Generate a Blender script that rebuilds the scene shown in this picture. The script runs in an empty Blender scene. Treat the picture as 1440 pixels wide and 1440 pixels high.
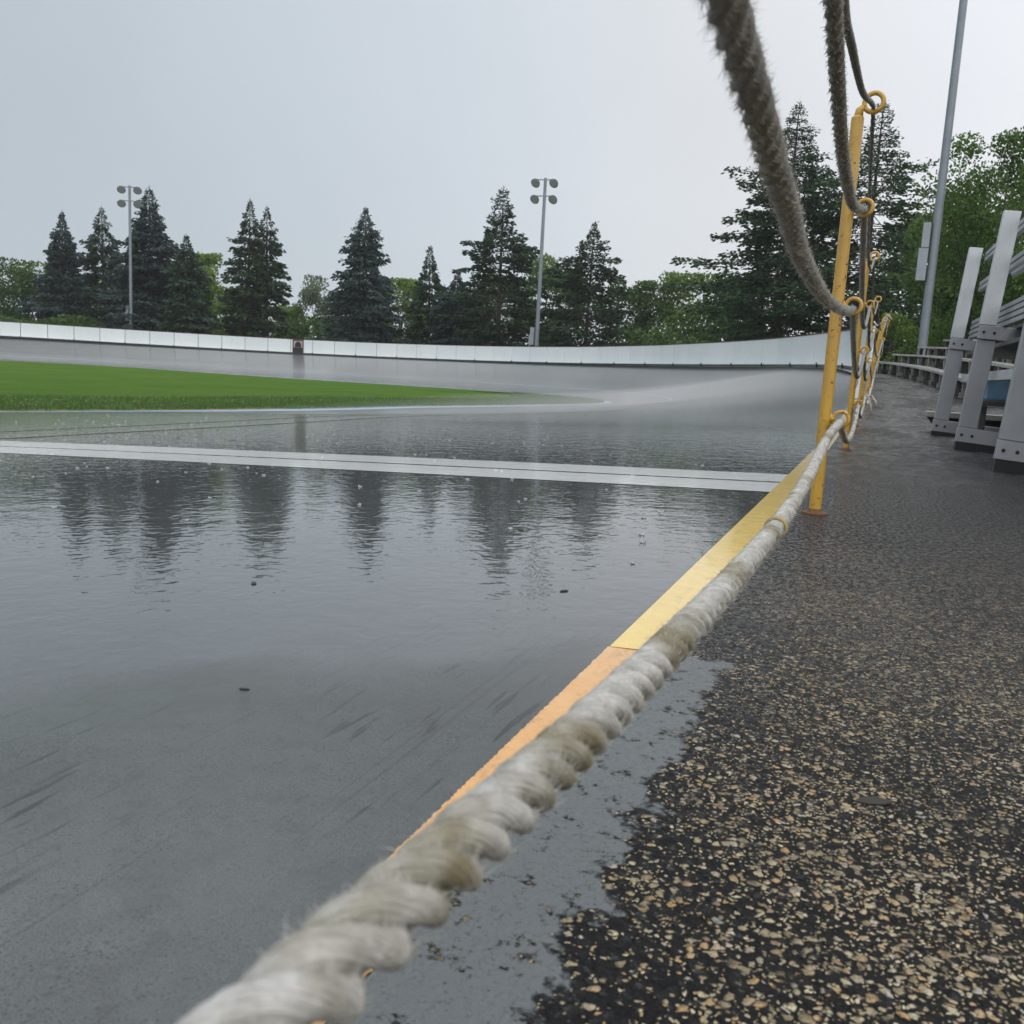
import bpy, bmesh, math, random
import numpy as np
from mathutils import Vector, Matrix, Quaternion
R = math.radians
rng = np.random.default_rng(7)
random.seed(7)
scene = bpy.context.scene
col = scene.collection

# ------------------------------------------------------------------ camera
YAW, PITCH, ROLL, CAMH = R(21.2), R(8.8), R(3.0), 0.35
fw = Vector((-math.sin(YAW)*math.cos(PITCH), math.cos(YAW)*math.cos(PITCH), -math.sin(PITCH)))
r0 = Vector((math.cos(YAW), math.sin(YAW), 0)); u0 = r0.cross(fw)
rt = r0*math.cos(ROLL) + u0*math.sin(ROLL); up = -r0*math.sin(ROLL) + u0*math.cos(ROLL)
cd = bpy.data.cameras.new('camera'); cam = bpy.data.objects.new('camera', cd); col.objects.link(cam)
cam.matrix_world = Matrix(((rt.x, up.x, -fw.x, 0), (rt.y, up.y, -fw.y, 0), (rt.z, up.z, -fw.z, CAMH), (0, 0, 0, 1)))
cd.sensor_width = 36; cd.lens = 31.9; cd.clip_start = 0.02; cd.clip_end = 3000
cd.dof.use_dof = True; cd.dof.focus_distance = 2.2; cd.dof.aperture_fstop = 19
scene.camera = cam

# ------------------------------------------------------------------ world, sun, exposure
SUN_AZ, SUN_EL = R(60), R(50)          # azimuth measured clockwise from +Y (the fence's direction)
w = bpy.data.worlds.new('World'); scene.world = w; w.use_nodes = True
nt = w.node_tree; nt.nodes.clear()
def wn(t, **k):
    n = nt.nodes.new(t)
    for a, v in k.items(): setattr(n, a, v)
    return n
out = wn('ShaderNodeOutputWorld'); sky = wn('ShaderNodeTexSky', sky_type='NISHITA', sun_disc=False)
sky.sun_elevation = SUN_EL; sky.sun_rotation = SUN_AZ
bg1 = wn('ShaderNodeBackground'); bg1.inputs[1].default_value = 0.06
bg2 = wn('ShaderNodeBackground'); bg2.inputs[1].default_value = 1.0
mixs = wn('ShaderNodeMixShader'); mixs.inputs[0].default_value = 0.93
tc = wn('ShaderNodeTexCoord')
dot = wn('ShaderNodeVectorMath', operation='DOT_PRODUCT')
d = Vector((0.93, -0.12, 0.0)).normalized(); dot.inputs[1].default_value = d
ramp = wn('ShaderNodeValToRGB'); el = ramp.color_ramp.elements
mr = wn('ShaderNodeMapRange'); mr.inputs[1].default_value = -1; mr.inputs[2].default_value = 1
el[0].position = 0.0; el[0].color = (.44, .495, .55, 1)
el[1].position = 1.0; el[1].color = (1.10, 1.10, 1.10, 1)
for p, c in ((.105, (.52, .585, .64, 1)), (.245, (.64, .70, .755, 1)), (.345, (.73, .755, .785, 1)), (.465, (.82, .84, .88, 1)), (.7, (.98, .99, 1.0, 1))):
    e = el.new(p); e.color = c
noi = wn('ShaderNodeTexNoise'); noi.inputs['Scale'].default_value = 1.6; noi.inputs['Detail'].default_value = 5
nmr = wn('ShaderNodeMapRange'); nmr.inputs[1].default_value = .3; nmr.inputs[2].default_value = .7; nmr.inputs[3].default_value = .93; nmr.inputs[4].default_value = 1.07
mul = wn('ShaderNodeVectorMath', operation='SCALE')
L = nt.links.new
L(tc.outputs['Generated'], dot.inputs[0]); L(dot.outputs['Value'], mr.inputs[0]); L(mr.outputs[0], ramp.inputs[0])
L(tc.outputs['Generated'], noi.inputs['Vector']); L(noi.outputs[0], nmr.inputs[0])
sx = wn('ShaderNodeSeparateXYZ'); zr = wn('ShaderNodeMapRange'); zr.interpolation_type = 'SMOOTHSTEP'; zr.inputs[1].default_value = .33; zr.inputs[2].default_value = .95; zr.inputs[3].default_value = 1.0; zr.inputs[4].default_value = 1.5
br = wn('ShaderNodeMapRange'); br.interpolation_type = 'SMOOTHSTEP'; br.inputs[1].default_value = .1; br.inputs[2].default_value = -.9; br.inputs[3].default_value = 1.0; br.inputs[4].default_value = 1.55
zm = wn('ShaderNodeMath', operation='MULTIPLY'); zm2 = wn('ShaderNodeMath', operation='MULTIPLY')
L(tc.outputs['Generated'], sx.inputs[0]); L(sx.outputs[2], zr.inputs[0]); L(sx.outputs[1], br.inputs[0]); L(zr.outputs[0], zm.inputs[0]); L(br.outputs[0], zm.inputs[1]); L(zm.outputs[0], zm2.inputs[0]); L(nmr.outputs[0], zm2.inputs[1])
L(ramp.outputs[0], mul.inputs[0]); L(zm2.outputs[0], mul.inputs['Scale']); L(mul.outputs[0], bg2.inputs[0])
L(sky.outputs[0], bg1.inputs[0]); L(bg1.outputs[0], mixs.inputs[1]); L(bg2.outputs[0], mixs.inputs[2]); L(mixs.outputs[0], out.inputs[0])
sl = bpy.data.lights.new('sun', 'SUN'); sl.energy = 0.6; sl.angle = R(35); sl.color = (1, .97, .93)
so = bpy.data.objects.new('sun', sl); col.objects.link(so)
sd = Vector((math.sin(SUN_AZ)*math.cos(SUN_EL), math.cos(SUN_AZ)*math.cos(SUN_EL), math.sin(SUN_EL)))
so.rotation_euler = (-sd).to_track_quat('-Z', 'Y').to_euler(); so.location = (0, 0, 30)
vs = scene.view_settings; vs.view_transform = 'Standard'; vs.look = 'None'; vs.gamma = 1; vs.exposure = 0.06; vs.use_curve_mapping = False
scene.render.engine = 'CYCLES'
cy = scene.cycles
cy.max_bounces = 6; cy.diffuse_bounces = 3; cy.glossy_bounces = 3; cy.transmission_bounces = 3; cy.transparent_max_bounces = 6; cy.volume_bounces = 0
cy.caustics_reflective = False; cy.caustics_refractive = False; cy.sample_clamp_indirect = 6
cy.use_denoising = True

# ------------------------------------------------------------------ material helper
class G:
    def __init__(s, name):
        s.m = bpy.data.materials.new(name); s.m.use_nodes = True; s.t = s.m.node_tree
        s.b = s.t.nodes['Principled BSDF']; s.o = s.t.nodes['Material Output']
        s.c = s.n('ShaderNodeTexCoord').outputs['Object']
    def n(s, t, **k):
        x = s.t.nodes.new(t)
        for a, v in k.items(): setattr(x, a, v)
        return x
    def l(s, a, b): s.t.links.new(a, b)
    def put(s, sock, v):
        if hasattr(v, 'is_output'): s.l(v, sock)
        elif isinstance(v, (tuple, list)) and sock.type == 'RGBA' and len(v) == 3: sock.default_value = (*v, 1)
        else: sock.default_value = v
    def set(s, **k):
        for a, v in k.items(): s.put(s.b.inputs[a.replace('_', ' ')], v)
        return s
    def mapping(s, scale=(1, 1, 1), rot=(0, 0, 0), loc=(0, 0, 0), vec=None):
        x = s.n('ShaderNodeMapping'); s.l(vec or s.c, x.inputs[0]); x.inputs[1].default_value = loc; x.inputs[2].default_value = rot; x.inputs[3].default_value = scale
        return x.outputs[0]
    def noise(s, scale, detail=3, rough=.55, vec=None, dist=0):
        x = s.n('ShaderNodeTexNoise'); s.l(vec or s.c, x.inputs['Vector']); x.inputs['Scale'].default_value = scale
        x.inputs['Detail'].default_value = detail; x.inputs['Roughness'].default_value = rough; x.inputs['Distortion'].default_value = dist
        return x.outputs[0]
    def vor(s, scale, vec=None, feature='F1', rand=1):
        x = s.n('ShaderNodeTexVoronoi', feature=feature); s.l(vec or s.c, x.inputs['Vector']); x.inputs['Scale'].default_value = scale; x.inputs['Randomness'].default_value = rand
        return x
    def mr(s, v, a, b, c=0., d=1., smooth=False):
        x = s.n('ShaderNodeMapRange')
        if smooth: x.interpolation_type = 'SMOOTHSTEP'
        s.put(x.inputs[0], v)
        for i, q in enumerate((a, b, c, d)): s.put(x.inputs[i+1], q)
        return x.outputs[0]
    def mt(s, op, a, b=0., c=None):
        x = s.n('ShaderNodeMath', operation=op); s.put(x.inputs[0], a); s.put(x.inputs[1], b)
        if c is not None: s.put(x.inputs[2], c)
        return x.outputs[0]
    def mix(s, f, a, b):
        x = s.n('ShaderNodeMix', data_type='RGBA'); s.put(x.inputs[0], f); s.put(x.inputs[6], a); s.put(x.inputs[7], b)
        return x.outputs[2]
    def xyz(s, vec=None):
        x = s.n('ShaderNodeSeparateXYZ'); s.l(vec or s.c, x.inputs[0]); return x.outputs
    def bump(s, h, dist, strength=1., normal=None):
        x = s.n('ShaderNodeBump'); s.put(x.inputs['Height'], h); x.inputs['Distance'].default_value = dist; x.inputs['Strength'].default_value = strength
        if normal is not None: s.l(normal, x.inputs['Normal'])
        return x.outputs[0]
    def ramp(s, v, stops):
        x = s.n('ShaderNodeValToRGB'); e = x.color_ramp.elements
        e[0].position, e[0].color = stops[0][0], (*stops[0][1], 1); e[1].position, e[1].color = stops[-1][0], (*stops[-1][1], 1)
        for p, c in stops[1:-1]:
            q = e.new(p); q.color = (*c, 1)
        s.put(x.inputs[0], v); return x.outputs[0]
M = {}

# wet painted track: paint under a film of rain water
def wet_film(g, damp_near=True):
    x, y, z = g.xyz()
    lo = g.noise(.9, 3); md = g.noise(3.5, 3)
    reach = g.mt('ADD', y, g.mt('MULTIPLY', g.mt('SUBTRACT', lo, .5), 1.6))
    reach = g.mt('ADD', reach, g.mt('MULTIPLY', x, -.25))
    film = g.mr(reach, .45, 1.25, 0, 1, True)
    r1 = g.noise(30, 1, .4, dist=.5); r2 = g.noise(9, 1, .4); r3 = g.noise(80, 1)
    h = g.mt('ADD', g.mt('ADD', g.mt('MULTIPLY', r1, .45), g.mt('MULTIPLY', r2, .55)), g.mt('MULTIPLY', r3, .10))
    h = g.mt('MULTIPLY', h, g.mr(y, 3.0, 9, .75, 1.2))
    return film, h, lo, md
def track_material(name, paint_a, paint_b, scuff=True):
    g = G(name)
    film, h, lo, md = wet_film(g)
    c = g.mix(g.mr(lo, .35, .65), paint_a, paint_b)
    sp = g.noise(420, 4, .75); sp2 = g.noise(110, 5, .75); patch = g.noise(3.0, 6, .65)
    th = g.mr(patch, .32, .68, .36, .52)
    spots = g.mr(sp, g.mt('ADD', th, .04), g.mt('SUBTRACT', th, .10)); spots2 = g.mr(sp2, .36, .29)
    dark = g.mt('MAXIMUM', g.mt('MULTIPLY', spots, .92), g.mt('MULTIPLY', spots2, .85))
    c = g.mix(dark, c, (.026, .028, .032))
    gr = g.noise(700, 2, .8); c = g.mix(g.mr(gr, .38, .60, .45, 0), c, (.045, .048, .050))
    mot = g.noise(6.5, 7, .72); c = g.mix(g.mr(mot, .46, .66, 0, .55), c, (.060, .060, .064)); mot2 = g.noise(28, 5, .7); c = g.mix(g.mr(mot2, .55, .70, 0, .4), c, (.05, .052, .055))
    if scuff:
        s1 = g.noise(1, 2, .5, vec=g.mapping((95, 7.5, 1), (0, 0, R(5.5)))); m1 = g.noise(3.2, 2)
        sc = g.mt('MULTIPLY', g.mr(s1, .61, .68), g.mr(m1, .44, .54))
        s2 = g.noise(1, 2, .5, vec=g.mapping((70, .55, 1), (0, 0, R(6.5)), (3, 1, 0)))
        ln = g.mt('MULTIPLY', g.mr(s2, .66, .72), .34)
        c = g.mix(g.mt('MAXIMUM', g.mt('MULTIPLY', sc, .85), ln), c, (.02, .021, .024))
    c = g.mix(g.mt('MULTIPLY', film, .74), c, (.016, .018, .019))
    bn = g.bump(g.mt('ADD', sp, g.mt('MULTIPLY', sp2, .8)), .0016, .55)
    cn_f = g.bump(h, .0024, 1.0)
    cn_d = g.bump(g.mt('ADD', sp, g.mt('MULTIPLY', sp2, .9)), .0022, 1.)
    mixn = g.n('ShaderNodeMix', data_type='VECTOR'); g.l(film, mixn.inputs[0]); g.l(cn_d, mixn.inputs[4]); g.l(cn_f, mixn.inputs[5])
    g.set(Base_Color=c, Roughness=.62, Specular_IOR_Level=.3, Normal=bn, Coat_Weight=g.mr(film, 0, 1, .75, 1.), Coat_Roughness=g.mt('ADD', g.mr(film, 0, 1, .22, .012), g.mr(g.xyz()[1], 4.2, 13, 0, .17)), Coat_IOR=g.mr(film, 0, 1, 1.36, 1.70))
    g.l(mixn.outputs[1], g.b.inputs['Coat Normal'])
    return g.m
M['track'] = track_material('wet grey track paint', (.112, .124, .127), (.162, .175, .177))

def line_material(name, ca, cb, grain=.5, coat=1.):
    g = G(name)
    film, h, lo, md = wet_film(g)
    sp = g.noise(240, 3, .7); sp2 = g.noise(30, 4, .7)
    c = g.mix(g.mr(sp2, .3, .7), ca, cb)
    c = g.mix(g.mt('MULTIPLY', g.mr(sp, .36, .28), grain), c, (.05, .04, .03))
    wear = g.noise(1, 5, .7, vec=g.mapping((40, 14, 1))); c = g.mix(g.mr(wear, .54, .72, 0, min(.75, grain+.2)), c, tuple(.45*q for q in cb))
    g.set(Base_Color=c, Roughness=.55, Coat_Weight=g.mr(film, 0, 1, .6*coat, coat), Coat_Roughness=g.mr(film, 0, 1, .25, .05), Coat_IOR=1.34, Normal=g.bump(sp, .001, .5))
    g.l(g.bump(h, .002, .9), g.b.inputs['Coat Normal'])
    return g.m
M['yellow_line'] = line_material('yellow road paint', (.86, .63, .17), (.78, .54, .13), .25)
M['orange_line'] = line_material('faded orange road paint', (.76, .43, .16), (.68, .35, .11), .6)
M['white_line'] = line_material('white road paint', (.88, .90, .90), (.78, .80, .80), .15)
M['black_line'] = line_material('black road paint', (.02, .02, .022), (.03, .03, .03), .1)
M['blue_line'] = line_material('pale blue road paint', (.28, .45, .64), (.36, .52, .70), .2, .3)
M['red_line'] = line_material('dull red road paint', (.20, .10, .09), (.15, .085, .08), .3)

# walkway: worn asphalt with pale exposed stones, wet, grey paint spilled along the near edge
g = G('wet worn asphalt')
x, y, z = g.xyz()
warp = g.n('ShaderNodeVectorMath', operation='ADD')
wv = g.n('ShaderNodeTexNoise'); g.l(g.c, wv.inputs['Vector']); wv.inputs['Scale'].default_value = 105; wv.inputs['Detail'].default_value = 4
wsc = g.n('ShaderNodeVectorMath', operation='SCALE'); g.l(wv.outputs['Color'], wsc.inputs[0]); wsc.inputs['Scale'].default_value = .011
g.l(g.c, warp.inputs[0]); g.l(wsc.outputs[0], warp.inputs[1])
W = warp.outputs[0]
def stones(scale, lo, hi, keep):
    v = g.vor(scale, W); cs = g.n('ShaderNodeSeparateColor'); g.l(v.outputs['Color'], cs.inputs[0])
    size = g.mr(cs.outputs[1], 0, 1, lo, hi)
    mk = g.mr(v.outputs['Distance'], size, g.mt('SUBTRACT', size, .15))
    dome = g.mt('MULTIPLY', g.mr(v.outputs['Distance'], .62, .12), g.mr(cs.outputs[1], 0, 1, .45, 1))
    return g.mt('MULTIPLY', mk, g.mt('GREATER_THAN', cs.outputs[0], keep)), cs.outputs[2], dome
expo = g.noise(2.4, 4, .6); expo2 = g.noise(14, 3, .6)
e1 = g.mr(g.mt('ADD', g.mt('MULTIPLY', expo, .7), g.mt('MULTIPLY', expo2, .3)), .36, .62, .84, .10)
e1 = g.mt('ADD', e1, g.mr(x, -.02, -.16, 0, .3))
m1, h1, dm1 = stones(140, .24, .64, e1)
m2, h2, dm2 = stones(290, .24, .60, g.mt('SUBTRACT', e1, .05))
hue = lambda h: g.ramp(h, [(0, (.28, .22, .13)), (.25, (.56, .46, .28)), (.55, (.70, .62, .44)), (.75, (.44, .37, .25)), (.92, (.60, .38, .17)), (1, (.55, .54, .50))])
tarn = g.noise(300, 3, .7)
tar = g.mix(g.mr(tarn, .3, .7), (.004, .004, .0045), (.013, .013, .014))
c = g.mix(m2, tar, hue(h2)); c = g.mix(m1, c, hue(h1))
dirt = g.noise(60, 3, .6); c = g.mix(g.mr(dirt, .50, .70, 0, .75), c, (.022, .020, .018))
fine = g.noise(620, 3, .7); c = g.mix(g.mr(fine, .38, .58, .40, 0), c, (.012, .011, .010))
grime = g.noise(7, 4, .65); c = g.mix(g.mr(grime, .50, .66, 0, .5), c, (.010, .0098, .0095))
# paint spill with a ragged border
rag = g.mt('MULTIPLY', g.mt('SUBTRACT', g.noise(13, 6, .72), .5), .17)
rag2 = g.mt('MULTIPLY', g.mt('SUBTRACT', g.noise(90, 3, .6), .5), .05)
inx = g.mr(g.mt('ADD', g.mt('ADD', x, rag), rag2), -.136, -.147)
iny = g.mr(g.mt('ADD', y, g.mt('MULTIPLY', rag, .6)), 1.13, 1.12)
holes = g.mr(g.noise(34, 6, .75), .37, .42)
paint = g.mt('MULTIPLY', g.mt('MULTIPLY', inx, iny), holes)
pc = g.mix(g.mr(g.noise(240, 3, .7), .40, .30, 0, .8), (.118, .130, .134), (.024, .025, .027))
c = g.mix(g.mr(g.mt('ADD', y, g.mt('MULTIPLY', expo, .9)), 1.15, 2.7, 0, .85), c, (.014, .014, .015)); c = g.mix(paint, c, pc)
hh = g.mt('ADD', g.mt('MULTIPLY', dm1, .9), g.mt('ADD', g.mt('MULTIPLY', dm2, .35), g.mt('MULTIPLY', tarn, .35)))
hh = g.mt('MULTIPLY', hh, g.mr(paint, 0, 1, 1, .3))
bn = g.bump(hh, .0040, 1.)
wave = g.noise(36, 4, .6)
gl1 = g.mr(g.noise(120, 3, .65), .44, .58, .10, 1.); gl2 = g.mr(g.noise(1, 4, .7, vec=g.mapping((95, 55, 55))), .45, .57, .06, 1.); gl3 = g.mr(g.noise(1, 5, .7, vec=g.mapping((14, 4.5, 4.5))), .42, .60, .45, 1.)
gm = g.n('ShaderNodeMix', data_type='FLOAT'); g.l(g.mr(y, .9, 1.9), gm.inputs[0]); g.l(gl1, gm.inputs[2]); g.l(gl2, gm.inputs[3])
gm2 = g.n('ShaderNodeMix', data_type='FLOAT'); g.l(g.mr(y, 2.6, 5.5), gm2.inputs[0]); g.l(gm.outputs[0], gm2.inputs[2]); g.l(gl3, gm2.inputs[3]); glint = gm2.outputs[0]
patchy = g.noise(1, 4, .65, vec=g.mapping((1.6, .7, 1)))
pud = g.mr(g.noise(.8, 3), .45, .62)
cn = g.bump(g.mt('MULTIPLY', g.mt('ADD', g.mt('MULTIPLY', hh, .7), g.mt('MULTIPLY', wave, g.mr(y, .7, 1.6, .6, 2.2))), g.mr(y, 2., 5, 1, .25)), .0046, 1.)
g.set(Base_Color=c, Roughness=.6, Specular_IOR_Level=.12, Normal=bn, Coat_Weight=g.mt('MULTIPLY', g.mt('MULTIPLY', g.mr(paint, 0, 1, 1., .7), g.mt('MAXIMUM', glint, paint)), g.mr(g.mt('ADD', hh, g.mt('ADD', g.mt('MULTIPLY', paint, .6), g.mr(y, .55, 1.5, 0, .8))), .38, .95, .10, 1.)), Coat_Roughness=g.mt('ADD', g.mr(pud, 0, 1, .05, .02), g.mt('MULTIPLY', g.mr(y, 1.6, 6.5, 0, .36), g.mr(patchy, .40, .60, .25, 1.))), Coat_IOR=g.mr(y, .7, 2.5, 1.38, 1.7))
g.l(cn, g.b.inputs['Coat Normal'])
M['asphalt'] = g.m

g = G('lawn grass'); n1 = g.noise(.35, 4, .6); n2 = g.noise(9, 4, .7); n3 = g.noise(90, 2)
c = g.mix(g.mr(n1, .3, .7), (.072, .175, .012), (.125, .240, .022)); c = g.mix(g.mr(n2, .35, .7, 0, .6), c, (.040, .105, .008)); n4 = g.noise(1, 3, .6, vec=g.mapping((.9, .16, 1))); c = g.mix(g.mr(n4, .45, .62, 0, .45), c, (.13, .20, .03))
g.set(Base_Color=c, Roughness=.8, Specular_IOR_Level=.1, Normal=g.bump(g.mt('ADD', n2, n3), .05)); M['lawn'] = g.m
g = G('lawn edge soil'); n1 = g.noise(1.4, 4, .7); n2 = g.noise(14, 4, .7)
c = g.mix(g.mr(n1, .45, .58), (.05, .10, .018), (.30, .19, .09)); c = g.mix(g.mr(n2, .4, .7, 0, .6), c, (.06, .10, .02))
g.set(Base_Color=c, Roughness=.9, Normal=g.bump(n2, .03)); M['soil'] = g.m
g = G('rough ground'); n1 = g.noise(.3, 4); n2 = g.noise(5, 4)
g.set(Base_Color=g.mix(g.mr(n1, .35, .65), (.035, .06, .015), (.06, .075, .03)), Roughness=.95, Normal=g.bump(n2, .1)); M['ground'] = g.m

def leafmat(name, a, b, scale=.6, trans=.3, rough=.55):
    g = G(name); n1 = g.noise(scale, 3, .6)
    oi = g.n('ShaderNodeObjectInfo'); rnd = g.mr(oi.outputs['Random'], 0, 1, -.12, .12)
    c = g.mix(g.mr(g.mt('ADD', n1, rnd), .3, .7), a, b)
    g.set(Base_Color=c, Roughness=rough, Specular_IOR_Level=.25)
    t = g.n('ShaderNodeBsdfTranslucent'); g.l(c, t.inputs[0]); mx = g.n('ShaderNodeMixShader'); mx.inputs[0].default_value = trans
    g.l(g.b.outputs[0], mx.inputs[1]); g.l(t.outputs[0], mx.inputs[2]); g.l(mx.outputs[0], g.o.inputs[0])
    return g.m
M['spruce'] = leafmat('spruce needles', (0.024, 0.049, 0.031), (0.054, 0.096, 0.057), .9, .12)
M['bluespruce'] = leafmat('blue spruce needles', (0.022, 0.041, 0.041), (0.054, 0.084, 0.077), .9, .12)
M['fir'] = leafmat('dark conifer needles', (0.019, 0.043, 0.022), (0.048, 0.090, 0.040), .9, .15)
M['blade'] = leafmat('grass blades', (.07, .135, .03), (.13, .19, .07), 1.2, .3)
M['leaf_dark'] = leafmat('dark leaves', (0.037, 0.082, 0.018), (0.085, 0.150, 0.034), .5)
M['leaf_mid'] = leafmat('green leaves', (0.060, 0.128, 0.022), (0.128, 0.210, 0.038), .5)
M['leaf_bright'] = leafmat('bright leaves', (0.108, 0.189, 0.026), (0.189, 0.284, 0.054), .6)
M['leaf_pale'] = leafmat('pale grey green leaves', (0.111, 0.156, 0.091), (0.195, 0.240, 0.150), .6)
g = G('bark'); n1 = g.noise(1, 4, .7, vec=g.mapping((9, 9, 1.5)))
g.set(Base_Color=g.mix(g.mr(n1, .3, .7), (.030, .024, .020), (.075, .062, .052)), Roughness=.9, Normal=g.bump(n1, .03)); M['bark'] = g.m

g = G('white wall panel'); n1 = g.noise(1, 4, .6, vec=g.mapping((.7, .7, .25))); n2 = g.noise(1, 5, .65, vec=g.mapping((6, 6, .8))); oi = g.n('ShaderNodeObjectInfo')
c = g.mix(g.mr(n1, .3, .7), (.74, .78, .78), (.80, .83, .84)); c = g.mix(g.mr(n2, .58, .75, 0, .3), c, (.42, .45, .43))
c = g.mix(g.mr(oi.outputs['Random'], 0, 1, 0, .28), c, (.58, .66, .72)); n5 = g.noise(1, 4, .7, vec=g.mapping((2.2, 2.2, 9))); c = g.mix(g.mr(n5, .64, .74, 0, .5), c, (.30, .32, .32))
g.set(Base_Color=c, Roughness=.35); M['panel'] = g.m
def flat(name, a, b=None, rough=.5, metal=0., scale=8, bumpd=0., **k):
    g = G(name); n1 = g.noise(scale, 4, .65)
    g.set(Base_Color=g.mix(g.mr(n1, .3, .7), a, b or tuple(q*.75 for q in a)), Roughness=rough, Metallic=metal, **k)
    if bumpd: g.set(Normal=g.bump(n1, bumpd))
    return g.m
M['rail_red'] = flat('brown red rail', (.10, .035, .03)); M['kick'] = flat('dark base board', (.018, .028, .026), rough=.3)
M['black'] = flat('black board', (.012, .011, .012)); M['pale'] = flat('pale board', (.45, .38, .38)); M['red'] = flat('red frame', (.13, .03, .03))
# fence post paint with rust chips
g = G('chipped yellow paint'); n1 = g.noise(70, 4, .7); n2 = g.noise(16, 3, .7); n3 = g.noise(5, 3)
c = g.mix(g.mr(n3, .3, .7), (.56, .33, .035), (.46, .255, .025)); c = g.mix(g.mr(n2, .58, .70, 0, .6), c, (.36, .16, .03)); chips = g.mr(n1, .61, .65)
c = g.mix(chips, c, (.05, .018, .010))
g.set(Base_Color=c, Roughness=.42, Coat_Weight=.5, Coat_Roughness=.12, Normal=g.bump(g.mt('SUBTRACT', n2, chips), .0012)); M['post'] = g.m
M['rust'] = flat('rusty steel', (.20, .085, .03), (.09, .035, .018), .6, scale=60, bumpd=.001)
# rope
def ropemat(name, a, b, stain, scale=30):
    g = G(name); n1 = g.noise(scale, 3, .6); n2 = g.noise(11, 3, .6); ya = g.n('ShaderNodeAttribute', attribute_name='yarn').outputs['Vector']; n3 = g.noise(1300, 3, .6, vec=ya); n4 = g.noise(500, 2, .6, vec=ya)
    c = g.mix(g.mr(n1, .3, .7), a, b); c = g.mix(g.mr(n3, .50, .68, 0, .5), c, tuple(.45*q for q in b)); c = g.mix(g.mr(n2, .48, .66, 0, .8), c, stain)
    g.set(Base_Color=c, Roughness=.85, Specular_IOR_Level=.2, Normal=g.bump(g.mt('ADD', n3, n4), .0016, 1.))
    return g.m
M['rope'] = ropemat('weathered white rope', (.70, .69, .66), (.37, .36, .33), (.20, .168, .08), 75)
M['rope_grey'] = ropemat('underside shaded rope', (.36, .355, .335), (.21, .207, .195), (.24, .23, .17), 55)  # white rope seen from below, its underside shade put into the colour
g = G('rope fibres'); n1 = g.noise(13, 3)
c = g.mix(g.mr(n1, .42, .64), (.58, .57, .53), (.38, .35, .23)); g.set(Base_Color=c, Roughness=.8)
t = g.n('ShaderNodeBsdfTranslucent'); g.l(c, t.inputs[0]); mx = g.n('ShaderNodeMixShader'); mx.inputs[0].default_value = .35
g.l(g.b.outputs[0], mx.inputs[1]); g.l(t.outputs[0], mx.inputs[2]); g.l(mx.outputs[0], g.o.inputs[0]); M['fibre'] = g.m
M['fibre_grey'] = leafmat('grey rope fibres', (.30, .29, .26), (.46, .45, .40), 20, .35, .8)
g = G('weathered aluminium'); n1 = g.noise(3, 4, .6); n2 = g.noise(1, 4, .6, vec=g.mapping((40, 40, 2)))
c = g.mix(g.mr(n1, .3, .7), (.38, .40, .42), (.30, .315, .335)); c = g.mix(g.mr(n2, .6, .8, 0, .4), c, (.28, .28, .29))
g.set(Base_Color=c, Metallic=.55, Roughness=.42, Normal=g.bump(n2, .0006)); M['alu'] = g.m
g = G('bright aluminium plank'); n1 = g.noise(4, 4, .6); n2 = g.noise(1, 5, .7, vec=g.mapping((55, 55, 3.2))); n3 = g.noise(150, 3, .7)
c = g.mix(g.mr(n1, .3, .7), (.56, .58, .60), (.45, .47, .49)); c = g.mix(g.mr(n2, .60, .74, 0, .55), c, (.27, .25, .23)); c = g.mix(g.mr(n3, .66, .72, 0, .7), c, (.16, .13, .11))
g.set(Base_Color=c, Metallic=.25, Roughness=.45); M['alu_white'] = g.m
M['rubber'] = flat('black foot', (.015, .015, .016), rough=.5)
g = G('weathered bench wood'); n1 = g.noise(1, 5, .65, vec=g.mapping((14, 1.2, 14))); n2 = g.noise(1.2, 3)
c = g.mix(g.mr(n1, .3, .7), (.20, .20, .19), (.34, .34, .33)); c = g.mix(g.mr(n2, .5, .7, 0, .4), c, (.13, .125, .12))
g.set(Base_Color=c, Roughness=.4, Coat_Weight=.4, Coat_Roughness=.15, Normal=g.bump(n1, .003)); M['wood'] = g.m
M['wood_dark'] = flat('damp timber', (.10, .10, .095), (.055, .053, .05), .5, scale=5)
M['concrete'] = flat('wet pale plank', (.34, .34, .32), (.24, .24, .23), .5, scale=10)
M['steel'] = flat('galvanised steel', (.24, .27, .30), (.19, .215, .24), .5, .4, 2)
M['lamp'] = flat('lamp housing', (.06, .07, .08)); M['glass'] = flat('lamp glass', (.35, .38, .40), rough=.1)
M['box_grey'] = flat('grey cabinet', (.30, .33, .36), (.25, .28, .31), .45, .2, 3)
M['blue'] = flat('blue tub', (.26, .46, .68), rough=.4)
M['dead_leaf'] = flat('dead leaf', (.016, .014, .011), (.03, .025, .018), .6, scale=60)
M['clover'] = flat('clover flower', (.60, .60, .50))
g = G('water splash'); g.set(Base_Color=(.9, .93, .95), Roughness=.08, Transmission_Weight=.55, IOR=1.33); M['splash'] = g.m

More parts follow.
